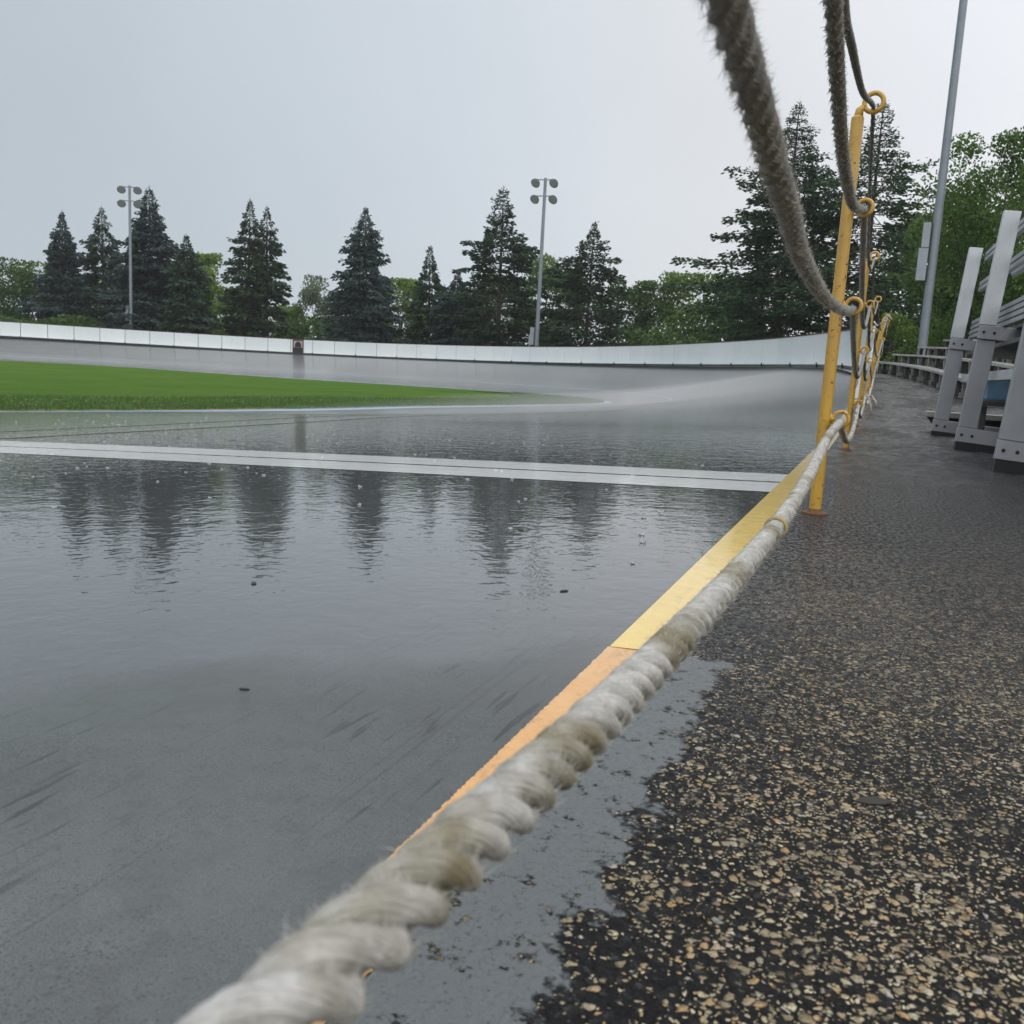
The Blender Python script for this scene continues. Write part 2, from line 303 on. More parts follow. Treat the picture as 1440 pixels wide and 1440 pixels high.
# ------------------------------------------------------------------ object helpers
def tag(o, label=None, cat=None, group=None, kind=None):
    if label: o['label'] = label
    if cat: o['category'] = cat
    if group: o['group'] = group
    if kind: o['kind'] = kind
    return o
def empty(name, loc=(0, 0, 0), rot=(0, 0, 0)):
    o = bpy.data.objects.new(name, None); col.objects.link(o); o.location = loc; o.rotation_euler = rot; o.empty_display_size = .1
    return o
def mesh_obj(name, V, F, mat, parent=None, smooth=False, loc=None):
    me = bpy.data.meshes.new(name)
    V = np.asarray(V, dtype=np.float32)
    if isinstance(F, np.ndarray):
        k = F.shape[1]; nf = len(F)
        me.vertices.add(len(V)); me.vertices.foreach_set('co', V.ravel())
        me.loops.add(nf*k); me.loops.foreach_set('vertex_index', F.ravel().astype(np.int32))
        me.polygons.add(nf); me.polygons.foreach_set('loop_start', np.arange(0, nf*k, k, dtype=np.int32))
        me.update(calc_edges=True)
    else:
        me.from_pydata([tuple(map(float, v)) for v in V], [], F); me.update()
    if smooth: me.polygons.foreach_set('use_smooth', np.ones(len(me.polygons), dtype=bool))
    me.materials.append(mat)
    o = bpy.data.objects.new(name, me); col.objects.link(o)
    if parent is not None: o.parent = parent
    if loc is not None: o.location = loc
    return o
class MB:
    """collects boxes, tubes and tori into one mesh"""
    def __init__(s): s.v, s.f = [], []
    def add(s, V, F):
        n = len(s.v); s.v += [tuple(p) for p in V]; s.f += [tuple(i+n for i in f) for f in F]; return s
    def box(s, a, b, bev=0.0, M4=None):
        a, b = Vector(a), Vector(b)
        bm = bmesh.new(); bmesh.ops.create_cube(bm, size=1)
        sz = b-a
        for v in bm.verts: v.co = Vector(((v.co.x+.5)*sz.x+a.x, (v.co.y+.5)*sz.y+a.y, (v.co.z+.5)*sz.z+a.z))
        if bev: bmesh.ops.bevel(bm, geom=bm.edges[:], offset=bev, segments=2, affect='EDGES', profile=.5)
        if M4 is not None: bm.transform(M4)
        bm.verts.index_update(); s.add([v.co[:] for v in bm.verts], [[v.index for v in f.verts] for f in bm.faces]); bm.free(); return s
    def beam(s, p, q, wd, ht, bev=0.0, upv=(0, 0, 1)):
        p, q = Vector(p), Vector(q); y = (q-p); Ln = y.length; y.normalize(); x = y.cross(Vector(upv)).normalized(); z = x.cross(y)
        m = Matrix(((x.x, y.x, z.x, p.x), (x.y, y.y, z.y, p.y), (x.z, y.z, z.z, p.z), (0, 0, 0, 1)))
        return s.box((-wd/2, 0, -ht/2), (wd/2, Ln, ht/2), bev, m)
    def tube(s, pts, rad, n=12, cap=True, sq=1.0):
        pts = [Vector(p) for p in pts]; rad = rad if isinstance(rad, (list, tuple)) else [rad]*len(pts)
        V, F = [], []; ref = None
        for i, p in enumerate(pts):
            t = (pts[min(i+1, len(pts)-1)] - pts[max(i-1, 0)]).normalized()
            if ref is None: ref = t.orthogonal().normalized()
            ref = (ref - t*ref.dot(t)).normalized(); b = t.cross(ref)
            for k in range(n):
                a = 2*math.pi*k/n; V.append(p + (ref*math.cos(a) + b*math.sin(a))*rad[i])
        for i in range(len(pts)-1):
            for k in range(n): F.append((i*n+k, i*n+(k+1) % n, (i+1)*n+(k+1) % n, (i+1)*n+k))
        if cap: F.append(tuple(range(n))[::-1]); F.append(tuple((len(pts)-1)*n+k for k in range(n)))
        return s.add(V, F)
    def torus(s, c, axis, R1, r1, n=28, m=10):
        c = Vector(c); ax = Vector(axis).normalized(); u = ax.orthogonal().normalized(); v = ax.cross(u); V, F = [], []
        for i in range(n):
            a = 2*math.pi*i/n; d = u*math.cos(a)+v*math.sin(a)
            for k in range(m):
                b = 2*math.pi*k/m; V.append(c + d*(R1+r1*math.cos(b)) + ax*(r1*math.sin(b)))
        for i in range(n):
            for k in range(m): F.append((i*m+k, ((i+1) % n)*m+k, ((i+1) % n)*m+(k+1) % m, i*m+(k+1) % m))
        return s.add(V, F)
    def disc(s, c, axis, r, t, n=20, sx=1., bev=.3):
        c = Vector(c); ax = Vector(axis).normalized()
        return s.tube([c, c+ax*t*.7, c+ax*t], [r, r, r*.92], n)
    def build(s, name, mat, parent=None, smooth=False, loc=None):
        o = mesh_obj(name, s.v, s.f, mat, parent, smooth, loc); return o
def smooth_by_angle(o, ang=16):
    me = o.data; me.polygons.foreach_set('use_smooth', np.ones(len(me.polygons), dtype=bool))
    bm = bmesh.new(); bm.from_mesh(me)
    for e in bm.edges: e.smooth = not (len(e.link_faces) == 2 and e.calc_face_angle(0) > R(ang))
    bm.to_mesh(me); bm.free(); return o
def copy_tree(o, parent=None):
    c = o.copy(); col.objects.link(c)
    if parent is not None: c.parent = parent
    for ch in o.children: copy_tree(ch, c)
    return c
def catmull(P, sub):
    P = np.asarray(P, float); Q = np.vstack([2*P[0]-P[1], P, 2*P[-1]-P[-2]]); res = []
    for i in range(1, len(Q)-2):
        p0, p1, p2, p3 = Q[i-1:i+3]
        for k in range(sub):
            t = k/sub; res.append(.5*((2*p1)+(-p0+p2)*t+(2*p0-5*p1+4*p2-p3)*t*t+(-p0+3*p1-3*p2+p3)*t**3))
    res.append(P[-1]); return np.array(res)

# ------------------------------------------------------------------ the oval: outer edge and inner edge
OUT = [(-.2,-15,0),(-.2,0,0),(-.2,6,0),(-.2,8.5,.03),(-.2,11.5,.12),(-.2,15,.30),(-.2,18.5,.48),(-.25,22,.65),(-.6,26.5,.84),(-1.5,31.5,1.0),(-4.1,39,1.09),(-8,46,1.10),(-13.3,53.2,1.08),(-20,58.7,1.0),(-28.5,62.5,.92),(-38,63.5,.86),(-46,61.6,.85),(-53.5,57.6,.88),(-60,52.3,.92),(-64.5,46,.92),(-67,38,.92),(-68,25,.92),(-68,-10,.92)]
INN = [(-14.6,-15,-.75),(-14.2,0,-.75),(-13.9,6,-.75),(-13.7,9,-.75),(-13.2,12,-.75),(-12.5,15,-.75),(-12.0,18.5,-.75),(-11.8,22,-.75),(-11.2,26,-.75),(-10.7,30,-.75),(-10.3,34.5,-.75),(-10.8,38.4,-.75),(-13.0,41.6,-.75),(-17,44,-.75),(-23,45,-.75),(-31,45.5,-.75),(-40,47,-.75),(-46,48.2,-.75),(-51.5,48.3,-.75),(-56,45.8,-.75),(-58.5,40,-.75),(-59,25,-.75),(-59,-10,-.75)]
SUB = 12
po, pi_ = catmull(OUT, SUB), catmull(INN, SUB)
po[:2*SUB, 0] = -.2
gprof = lambda v, turn: (1-turn)*(.75*v+.25*v*v) + turn*(1-(1-v)**2.0)
turnf = np.clip((np.arange(len(po))/SUB-2.6)/3.2, 0, 1); turnf = turnf*turnf*(3-2*turnf)
def loft(name, v0, v1, nv, mat, lift=0., i0=0, i1=None, kind='structure', parent=None):
    i1 = len(po) if i1 is None else i1
    V = []
    vs_ = np.linspace(v0, v1, nv)
    for i in range(i0, i1):
        for v in vs_:
            p = po[i]*(1-v) + pi_[i]*v; p = p.copy(); p[2] = po[i][2] + (pi_[i][2]-po[i][2])*gprof(v, turnf[i]) + lift; V.append(p)
    n = i1-i0; a = np.arange(n-1)[:, None]*nv + np.arange(nv-1)[None, :]
    F = np.stack([a, a+nv, a+nv+1, a+1], -1).reshape(-1, 4)
    o = mesh_obj(name, V, F, mat, parent, True)
    if kind: tag(o, kind=kind)
    return o
def track_z(x, y):
    i = np.interp(y, po[:6*SUB, 1], np.arange(6*SUB)); k = int(i); f = i-k
    a = po[k]*(1-f)+po[k+1]*f; b = pi_[k]*(1-f)+pi_[k+1]*f; v = (a[0]-x)/(a[0]-b[0]); return a[2]+(b[2]-a[2])*gprof(v, turnf[k]*(1-f)+turnf[k+1]*f)
loft('track', 0, 1, 36, M['track'])
# arc length frame of the outer edge
seg = np.linalg.norm(np.diff(po[:, :2], axis=0), axis=1); S = np.concatenate([[0], np.cumsum(seg)])
def path(s, off=0.):
    p = np.array([np.interp(s, S, po[:, k]) for k in range(3)]); q = np.array([np.interp(s+.3, S, po[:, k]) for k in range(2)]); r = np.array([np.interp(s-.3, S, po[:, k]) for k in range(2)])
    t = (q-r)/np.linalg.norm(q-r); n = np.array([t[1], -t[0]])
    return np.array([p[0]+n[0]*off, p[1]+n[1]*off, p[2]]), t, n
s_at_y = lambda y: float(np.interp(y, po[:11*SUB, 1], S[:11*SUB]))

# edge and lane lines
YJ = 1.13
def strip(name, pts_l, pts_r, mat):
    n = len(pts_l); V = list(pts_l)+list(pts_r); F = [(i, i+1, n+i+1, n+i) for i in range(n-1)]
    return tag(mesh_obj(name, V, F, mat), kind='structure')
ys = np.linspace(YJ, 13.5, 60)
pl = [path(s_at_y(y), -.09)[0] for y in ys]; pr = [path(s_at_y(y), -.012)[0] for y in ys]
strip('yellow_line', [(p[0], p[1], track_z(p[0], min(p[1], 16))+.0022) for p in pl], [(p[0], p[1], p[2]+.0022) for p in pr], M['yellow_line'])
ys = np.linspace(-.4, YJ+.001, 600); rr = random.Random(3)
jag = lambda: rr.uniform(-.0011, .0011)
strip('orange_line', [(-.292+jag(), y, track_z(-.29, y)+.0015) for y in ys], [(-.238+jag(), y, track_z(-.238, y)+.0015) for y in ys], M['orange_line'])
ys = np.linspace(13.5, S[-1]-2, 400)
pl = [path(s, -.10-.16*min(1, max(0, (s-s_at_y(18))/8)))[0] for s in np.linspace(s_at_y(13.5), S[-1]-2, 500)]; pr = [path(s, -.012)[0] for s in np.linspace(s_at_y(13.5), S[-1]-2, 500)]
strip('white_edge_line', [(p[0], p[1], p[2]-.0+.005) for p in pl], [(p[0], p[1], p[2]+.006) for p in pr], M['white_line'])
def cross_line(name, y0, y1, mat, lift):
    xs = np.linspace(-.29, -13.6, 40)
    strip(name, [(x, y0, track_z(x, y0)+lift) for x in xs], [(x, y1, track_z(x, y1)+lift) for x in xs], mat)
cross_line('finish_line', 3.13, 3.455, M['white_line'], .0012); cross_line('finish_line', 3.495, 3.82, M['white_line'], .0012)
cross_line('finish_line_centre', 3.455, 3.495, M['black_line'], .0012)
loft('red_lane_line', .338, .346, 2, M['red_line'], .004, SUB, len(po)-SUB)
loft('black_lane_line', .395, .402, 2, M['black_line'], .004, SUB, len(po)-SUB)
loft('blue_lane_line', .56, .568, 2, M['blue_line'], .004, 7*SUB, len(po)-SUB)
loft('pale_blue_band', .955, 1.0, 3, M['blue_line'], .004, SUB, len(po)-1)

# infield
V = [(-35, 20, -.72)]; n = len(pi_)
for p in pi_:
    dirv = np.array([-35, 20]) - p[:2]; dirv /= np.linalg.norm(dirv); V.append((p[0]+dirv[0]*.12, p[1]+dirv[1]*.12, -.735))
F = [(0, i+1, i+2) for i in range(n-1)] + [(0, n, 1)]
tag(mesh_obj('infield_lawn', V, F, M['lawn']), kind='structure')
V = []
for p in pi_:
    dirv = np.array([-35, 20]) - p[:2]; dirv /= np.linalg.norm(dirv)
    V += [(p[0], p[1], -.75+.006), (p[0]+dirv[0]*.28, p[1]+dirv[1]*.28, -.728)]
F = [(2*i, 2*i+2, 2*i+3, 2*i+1) for i in range(n-1)]
tag(mesh_obj('lawn_edge', V, F, M['soil']), kind='structure')
# grass blades and clover along the lawn's near side
pin = pi_[2*SUB:13*SUB]
def blades(N, depth, h0, h1, wd):
    k = rng.random(N)*(len(pin)-1); i = k.astype(int); f = (k-i)[:, None]
    p = pin[i]*(1-f)+pin[i+1]*f; dv = np.array([-35, 20])-p[:, :2]; dv /= np.linalg.norm(dv, axis=1)[:, None]
    dd = (depth*rng.random(N)**1.5+.12)[:, None]
    b = np.c_[p[:, :2]+dv*dd, np.full(N, -.73)]
    a = rng.random(N)*6.283; h = h0+(h1-h0)*rng.random(N); t = np.c_[np.cos(a), np.sin(a), np.zeros(N)]*wd
    tip = b+np.c_[np.cos(a+1)*h*.4, np.sin(a+1)*h*.4, h]
    return np.stack([b-t, b+t, tip], 1).reshape(-1, 3), np.arange(3*N).reshape(-1, 3)
V, F = blades(30000, 4.0, .03, .09, .010); tag(mesh_obj('grass_blades', V, F, M['blade']), 'short green grass growing along the near edge of the infield lawn', 'grass', kind='stuff')
N = 260; V, F = [], []
mb = MB()
for _ in range(N):
    k = rng.random()*(len(pin)-1); i = int(k); p = pin[i]; dv = np.array([-35, 20])-p[:2]; dv /= np.linalg.norm(dv); q = p[:2]+dv*(.3+1.6*rng.random()**1.3)+rng.normal(0, .3, 2)*0.5
    z = -.73+.06+.07*rng.random(); r_ = .008
    mb.add([(q[0], q[1], z+r_), (q[0]+r_, q[1], z), (q[0], q[1]+r_, z), (q[0]-r_, q[1], z), (q[0], q[1]-r_, z), (q[0], q[1], z-r_)], [(0,1,2),(0,2,3),(0,3,4),(0,4,1),(5,2,1),(5,3,2),(5,4,3),(5,1,4)])
tag(mb.build('clover_flowers', M['clover']), 'tiny white clover flowers dotted along the near lawn edge', 'flowers', kind='stuff')

# walkway beside the fence
offs = np.array([-.036, .1, .25, .5, 1, 2, 3.5, 5.5, 9.]); V = []; sA = np.linspace(s_at_y(-8), s_at_y(28.5), 80)
sJ = s_at_y(YJ); sA = np.unique(np.concatenate([sA, [sJ-.001, sJ+.001]]))
for s in sA:
    for o_ in offs:
        if o_ < 0 and s > sJ: o_ = -.0105
        p, t, nn = path(s, o_); V.append((p[0], p[1], p[2]+.0014))
k = len(offs); a = np.arange(len(sA)-1)[:, None]*k+np.arange(k-1)[None, :]
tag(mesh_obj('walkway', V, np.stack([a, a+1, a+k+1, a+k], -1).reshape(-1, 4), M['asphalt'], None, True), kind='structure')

# ground sheet reaching the horizon
ax1 = np.concatenate([[-290, -230, -190, -160], np.arange(-130, 61, 2.), [75, 100, 140, 190, 240]])
ay1 = np.concatenate([[-190, -130, -80, -60], np.arange(-36, 131, 2.), [145, 170, 210, 270, 330]])
X, Y = np.meshgrid(ax1, ay1, indexing='ij'); P = np.c_[X.ravel(), Y.ravel()]
sub = po[::3]; nrm = np.array([path(s)[2] for s in S[::3]])
D2 = ((P[:, None, :]-sub[None, :, :2])**2).sum(-1); j = D2.argmin(1); dist = np.sqrt(D2.min(1))
sgn = np.einsum('ij,ij->i', P-sub[j, :2], nrm[j])
inside = (sgn < 0) & (P[:, 0] < 0) & (P[:, 0] > -69)
zb = sub[j, 2]-.18; straight = (P[:, 0] > -.5) & (P[:, 1] < 30); zb = np.where(straight, sub[j, 2]-.45, zb)
far = np.clip((dist-8)/30, 0, 1); zb = zb*(1-far)+.3*far
Z = np.where(inside | (dist < 1.3), -1.7, zb)
ny = len(ay1); a = np.arange(len(ax1)-1)[:, None]*ny+np.arange(ny-1)[None, :]
tag(mesh_obj('ground', np.c_[P, Z], np.stack([a, a+ny, a+ny+1, a+1], -1).reshape(-1, 4), M['ground'], None, True), kind='structure')

# ------------------------------------------------------------------ white wall round the bend
wall = empty('wall', tuple(path(s_at_y(22.6), .1)[0])); woff = Vector(wall.location)
tag(wall, 'long curved white panel wall round the far bend with dark red cap rail', 'wall')
s = s_at_y(22.6); PW = 1.83; WH = 1.13; kpan = 0
def wall_box(mb, p, q, t0, t1, z0, z1, nn, gap=0.0):
    p, q = np.array(p), np.array(q); e = (q-p)/np.linalg.norm(q-p); p = p+e*gap; q = q-e*gap; n3 = np.array([nn[0], nn[1], 0])
    V = []
    for b in (p, q):
        for t in (t0, t1):
            for z in (z0, z1): V.append(b+n3*t+np.array([0, 0, z])-np.array(woff))
    mb.add(V, [(0,1,3,2),(4,6,7,5),(0,4,5,1),(2,3,7,6),(1,5,7,3),(0,2,6,4)])
cap, kick = MB(), MB()
SIGN_B = 34.7
while s < S[-1]-4 and kpan < 98:
    p, t, nn = path(s, .10); q, t2, n2 = path(s+PW, .10); nm = (nn+n2)/2
    bear = math.degrees(math.atan2(-(p[0]+q[0])/2, (p[1]+q[1])/2))
    mb = MB(); wall_box(mb, p, q, 0, .045, .10, WH, nm, .018); mb.build('panel', M['panel'], wall)
    wall_box(cap, p, q, -.012, .075, WH+.002, WH+.045, nm); wall_box(kick, p, q, .02, .05, -.02, .098, nm)
    if kpan % 2 == 0: wall_box(kick, p, p+(q-p)*.03, -.03, .018, -.01, .16, nm)
    s += PW; kpan += 1
cap.build('cap_rail', M['rail_red'], wall); kick.build('base_board', M['kick'], wall)
bb = np.degrees(np.arctan2(-po[:, 0], po[:, 1])); i0 = 12*SUB; k = i0+int(np.argmin(abs(bb[i0:18*SUB]-SIGN_B)))
p, t, nn = path(S[k], .085); yaw = math.atan2(t[1], t[0])
sg = empty('wall_sign', tuple(p), (0, 0, yaw)); tag(sg, 'small dark red framed panel with a black arch shape on the white wall', 'sign')
# local: x along wall, y = into the track (left of the direction of travel)
MB().box((-.42, .0, .10), (.42, .03, WH-.01), .004).build('backing', M['black'], sg)
f = MB(); f.box((-.45, -.002, .09), (-.385, .045, WH)); f.box((.385, -.002, .09), (.45, .045, WH)); f.box((-.383, -.002, WH-.07), (.383, .045, WH-.002)); f.build('frame', M['red'], sg)
MB().box((-.36, .032, .50), (.36, .038, 1.02)).build('panel', M['pale'], sg)
pts = [(-.27, .52), (.27, .52), (.27, .62)]+[(.25*math.cos(a), .70+.27*math.sin(a)) for a in np.linspace(0, math.pi, 18)]+[(-.27, .62)]
V = [(x, .041, z) for x, z in pts]+[(x, .046, z) for x, z in pts]; n = len(pts)
mesh_obj('arch_shape', V, [tuple(range(n)), tuple(range(2*n-1, n-1, -1))]+[(i, n+i, n+(i+1) % n, (i+1) % n) for i in range(n)], M['black'], sg)

# ------------------------------------------------------------------ yellow fence posts and ropes
RZ = (.268, .572, .828, 1.09)
PY = [-.29, 2.66, 5.61, 8.56, 11.5, 14.4, 17.35, 20.3]; TILT = [.3, .3, .3, 1.6, 7.0, 8.0, 8.5, 9.0]
LBL = ['yellow post beside the camera at the near end of the fence', 'nearest yellow rope post in view, tall and chipped with rust spots', 'second yellow post, thinner looking, hook ring against the dark conifer', 'third yellow post with knotted rope tails hanging low on it',
       'fourth yellow post leaning outwards by the start of the wooden benches', 'fifth yellow post leaning outwards behind the fourth', 'sixth yellow post leaning outwards before the white wall', 'last yellow post leaning outwards next to the end of the white wall']
def post_tree():
    r = empty('fence_post')
    pm = MB(); pm.tube([(0, 0, .006), (0, 0, .3), (0, 0, .7), (0, 0, 1.055), (0, 0, 1.06)], [.0165, .0165, .0163, .0163, .012], 20); smooth_by_angle(pm.build('pole', M['post'], r))
    b = MB(); b.tube([(0, 0, -.002), (0, 0, .005), (0, 0, .007)], [.036, .036, .031], 24); b.tube([(0, 0, .007), (0, 0, .016)], [.022, .0175], 20); smooth_by_angle(b.build('base_plate', M['rust'], r))
    for k, z in enumerate(RZ):
        e = MB()
        if k < 3:
            e.torus((.042, 0, z), (.12, 1, 0), .0205, .0052); e.tube([(.013, 0, z), (.024, 0, z)], [.0085, .006], 10); e.tube([(.012, -.001, z-.012), (.017, 0, z), (.012, .001, z+.013)], [.006, .008, .005], 8)
        else:
            e.torus((.036, 0, z+.002), (.1, 1, 0), .0235, .0066); e.tube([(0, 0, 1.045), (.003, 0, 1.075), (.012, 0, z-.006)], [.0135, .010, .0066], 10)
        e.build('eye_ring', M['post'], r, True)
    return r
proto = post_tree(); RING = []
for k, (yy, tl) in enumerate(zip(PY, TILT)):
    o = proto if k == 0 else copy_tree(proto)
    p, t, nn = path(s_at_y(yy), .078); o.location = p; o.rotation_euler = (0, R(tl), -math.atan2(t[0], t[1]) if abs(t[0]) > 1e-4 else 0)
    tag(o, LBL[k], 'fence post', 'yellow posts of the rope fence')
    mm = Matrix.Translation(Vector(p)) @ o.rotation_euler.to_matrix().to_4x4()
    RING.append([mm @ Vector((.042 if j < 3 else .036, 0, RZ[j]-.008)) for j in range(4)])

def rope_path(level, sag, near):
    """waypoints: hanging bay by the camera, then a sagging bay between each pair of rings"""
    pts = [Vector(q) for q in near]
    cps = catmull([tuple(q) for q in pts], 40)
    res = [Vector(q) for q in cps]
    for k in range(1, len(RING)-1):
        a, b = RING[k][level], RING[k+1][level]
        n = 40
        for i in range(1, n+1):
            f = i/n; q = a.lerp(b, f); q.z -= 4*sag*f*(1-f); res.append(q)
    e, tt, nn = path(s_at_y(22.7), .13); res.append(Vector((e[0], e[1], e[2]+RZ[level]*.9)))
    return res
def resample(P, lens):
    P = np.array([tuple(p) for p in P]); s_ = np.concatenate([[0], np.cumsum(np.linalg.norm(np.diff(P, axis=0), axis=1))])
    return np.c_[[np.interp(lens, s_, P[:, k]) for k in range(3)]].T, s_[-1]
def build_rope(name, P, diam, lay, label, mat, fuzz, seed, lobes=3, depth=.205, s_fine=3.2):
    rg = np.random.default_rng(seed)
    Pn = np.array([tuple(p) for p in P]); tot = np.linalg.norm(np.diff(Pn, axis=0), axis=1).sum()
    # distance to the camera decides the ring spacing
    ls = [0.]
    acc = np.concatenate([[0], np.cumsum(np.linalg.norm(np.diff(Pn, axis=0), axis=1))])
    camp = np.array([0, 0, CAMH])
    while ls[-1] < tot:
        q = np.array([np.interp(ls[-1], acc, Pn[:, k]) for k in range(3)]); dd = np.linalg.norm(q-camp)
        ls.append(ls[-1]+min(.05, max(.0016, .0036*dd)))
    ls = np.array(ls[:-1]); C_, _ = resample(P, ls); n = len(ls); m = 30
    # smooth the polyline
    T = np.gradient(C_, axis=0); T /= np.linalg.norm(T, axis=1)[:, None]
    ref = np.cross(T, [0, 0, 1.]); ref /= np.linalg.norm(ref, axis=1)[:, None]; bi = np.cross(T, ref)
    th = np.arange(m)/m*2*np.pi; Rr = diam/2
    ph = (th[None, :]-2*np.pi*ls[:, None]/lay)
    per = 2*np.pi/lobes; q = (ph+per/2) % per-per/2
    b_ = Rr*.535; a_ = Rr-b_
    rad = b_*np.cos(q)+np.sqrt(np.maximum(a_*a_-(b_*np.sin(q))**2, 0)+1e-9)
    rmin = Rr*(1-3.0*depth); rad = np.maximum(rad, rmin)
    # lumpy strands
    lum = sum(np.sin(ls[:, None]*f1+th[None, :]*k1+p1)*a1 for f1, k1, p1, a1 in [(rg.uniform(30, 260), rg.integers(1, 5), rg.uniform(0, 6), rg.uniform(.002, .010)) for _ in range(12)])
    rad = rad*(1+lum)+rg.normal(0, .010*Rr, rad.shape)
    V = C_[:, None, :]+rad[..., None]*(np.cos(th)[None, :, None]*ref[:, None, :]+np.sin(th)[None, :, None]*bi[:, None, :])
    a = np.arange(n-1)[:, None]*m+np.arange(m)[None, :]; a2 = np.arange(n-1)[:, None]*m+((np.arange(m)+1) % m)[None, :]
    F = np.stack([a, a2, a2+m, a+m], -1).reshape(-1, 4)
    o = mesh_obj(name, V.reshape(-1, 3), F, mat, None, True)
    at = o.data.attributes.new('yarn', 'FLOAT_VECTOR', 'POINT'); yv = np.stack([np.cos(ph)*rad, np.sin(ph)*rad, np.broadcast_to(ls[:, None]*.07, rad.shape)], -1).astype(np.float32)
    at.data.foreach_set('vector', yv.ravel()); tag(o, label, 'rope', 'white ropes strung along the yellow posts')
    # loose fibres, some lying along the strands and some standing off
    for fz, lift in ((fuzz, (.25, .8)), ((min(fuzz[0], 1.6), int(fuzz[1]*.4), .005, .012, fuzz[4]), (-.02, .16))):
        smax, N, l0, l1, wd = fz
        cand = np.nonzero(ls < smax)[0]; i = rg.choice(cand, N, p=None); j = rg.integers(0, m, N)
        base = V[i, j]; nr = base-C_[i]; nr /= np.linalg.norm(nr, axis=1)[:, None]; tg = T[i]; sd_ = np.cross(nr, tg)
        dd = np.linalg.norm(base-camp, axis=1); ln = (l0+(l1-l0)*rg.random(N)**2.5)
        lay_dir = tg*rg.normal(.75, .3+lift[0], (N, 1))+sd_*rg.normal(.6, .3+lift[0], (N, 1))+nr*(lift[0]+lift[1]*rg.random((N, 1)))
        lay_dir /= np.linalg.norm(lay_dir, axis=1)[:, None]
        midp = base+lay_dir*ln[:, None]*.55; cur = rg.normal(0, .12+lift[0]*.9, (N, 3)); tip = midp+(lay_dir+cur)*ln[:, None]*.5
        view = base-camp; wv_ = np.cross(lay_dir, rg.normal(0, 1, (N, 3))); wv_ /= np.linalg.norm(wv_, axis=1)[:, None]
        wid = (wd*(.6+.8*rg.random(N))*np.clip(dd/.5, .8, 3))[:, None]
        base = base-nr*.0006
        VV = np.stack([base-wv_*wid, base+wv_*wid, midp+wv_*wid*.7, midp-wv_*wid*.7, tip], 1).reshape(-1, 3)
        k0 = np.arange(N)*5; FQ = np.c_[k0, k0+1, k0+2, k0+3]; FT = np.c_[k0+3, k0+2, k0+4, k0+4]
        tri = np.concatenate([np.c_[k0, k0+1, k0+2], np.c_[k0, k0+2, k0+3], np.c_[k0+3, k0+2, k0+4]])
        mesh_obj('loose_fibres', VV, tri, M['fibre'] if mat is M['rope'] else M['fibre_grey'], o)
    return o
A = RING[1]
r1 = rope_path(0, .115, [(-.10, -.30, .262), (-.098, -.05, .238), (-.097, .2, .216), (-.096, .43, .200), (-.095, .8, .186), (-.094, 1.25, .180), (-.094, 1.75, .196), (-.092, 2.3, .236), tuple(A[0])])
r2 = rope_path(1, .16, [(-.07, -.30, .57), (-.071, .1, .525), (-.072, .45, .497), (-.074, .62, .487), (-.076, .73, .484), (-.084, 1.02, .480), (-.084, 1.49, .484), (-.08, 2.1, .515), (-.079, 2.5, .548), tuple(A[1])])
r3 = rope_path(2, .20, [(-.09, -.30, .90), (-.085, .2, .86), (-.082, .7, .79), (-.08, 1.03, .735), (-.08, 1.2, .712), (-.08, 1.47, .69), (-.08, 1.9, .705), (-.08, 2.27, .755), (-.08, 2.5, .795), tuple(A[2])])
r4 = rope_path(3, .20, [(-.09, -.30, 1.08), (-.085, .3, .93), (-.08, .8, .815), (-.08, 1.18, .79), (-.08, 1.41, .82), (-.08, 1.9, .90), (-.08, 2.4, 1.02), tuple(A[3])])
rope1 = build_rope('rope', r1, .0225, .064, 'lowest thick twisted white rope crossing the foreground', M['rope'], (3.1, 12000, .0015, .006, .00013), 1)
rope2 = build_rope('rope', r2, .0180, .072, 'second rope up, grey and furry, hanging from the middle ring', M['rope_grey'], (3.3, 20000, .0025, .008, .00016), 2, depth=.10)
rope3 = build_rope('rope', r3, .0190, .075, 'third rope up, grey, passing through the upper ring', M['rope_grey'], (3.4, 16000, .0025, .008, .00018), 3, depth=.10)
rope4 = build_rope('rope', r4, .0125, .045, 'thin topmost braided rope tied to the hook rings', M['rope_grey'], (3.4, 3000, .001, .003, .00012), 4, depth=.16)
# white cord whipped round the lowest rope, and knot tails on the third post
q = np.array([tuple(v) for v in r1]); k = int(np.argmin(abs(q[:, 1]-1.12)+ (np.arange(len(q)) > 380)*9)); c0 = Vector(q[k]); ax = Vector(q[k+1]-q[k]).normalized()
wb = MB(); 
for i in range(4): wb.torus(c0+ax*(i*.0035), ax, .0122, .0019, 28, 8)
wb.build('whipping', flat('tan twine', (.42, .34, .16), (.30, .24, .10), .8), rope1, True)
kn = MB(); c0 = RING[3][0]+Vector((.01, -.02, 0))
kn.torus(c0, (0, 1, .3), .014, .009, 18, 8); kn.torus(c0+Vector((.006, -.01, -.006)), (.5, 1, -.4), .013, .008, 18, 8)
kn.tube([c0, c0+Vector((.04, -.01, .012)), c0+Vector((.075, -.015, -.03)), c0+Vector((.09, -.018, -.085))], [.009, .0085, .008, .007], 10)
kn.tube([c0, c0+Vector((.025, -.02, -.02)), c0+Vector((.045, -.025, -.08)), c0+Vector((.05, -.022, -.155))], [.009, .0085, .008, .007], 10)
kn.build('knot', M['rope'], rope1, True)
kn = MB(); c0 = RING[4][3]; kn.torus(c0, (0, 1, .3), .016, .010, 18, 8); kn.torus(c0+Vector((-.02, -.01, -.03)), (.5, 1, -.4), .02, .010, 18, 8)
kn.tube([c0, c0+Vector((-.05, -.01, -.06)), c0+Vector((-.10, 0, -.10)), c0+Vector((-.14, .02, -.05))], .008, 10)
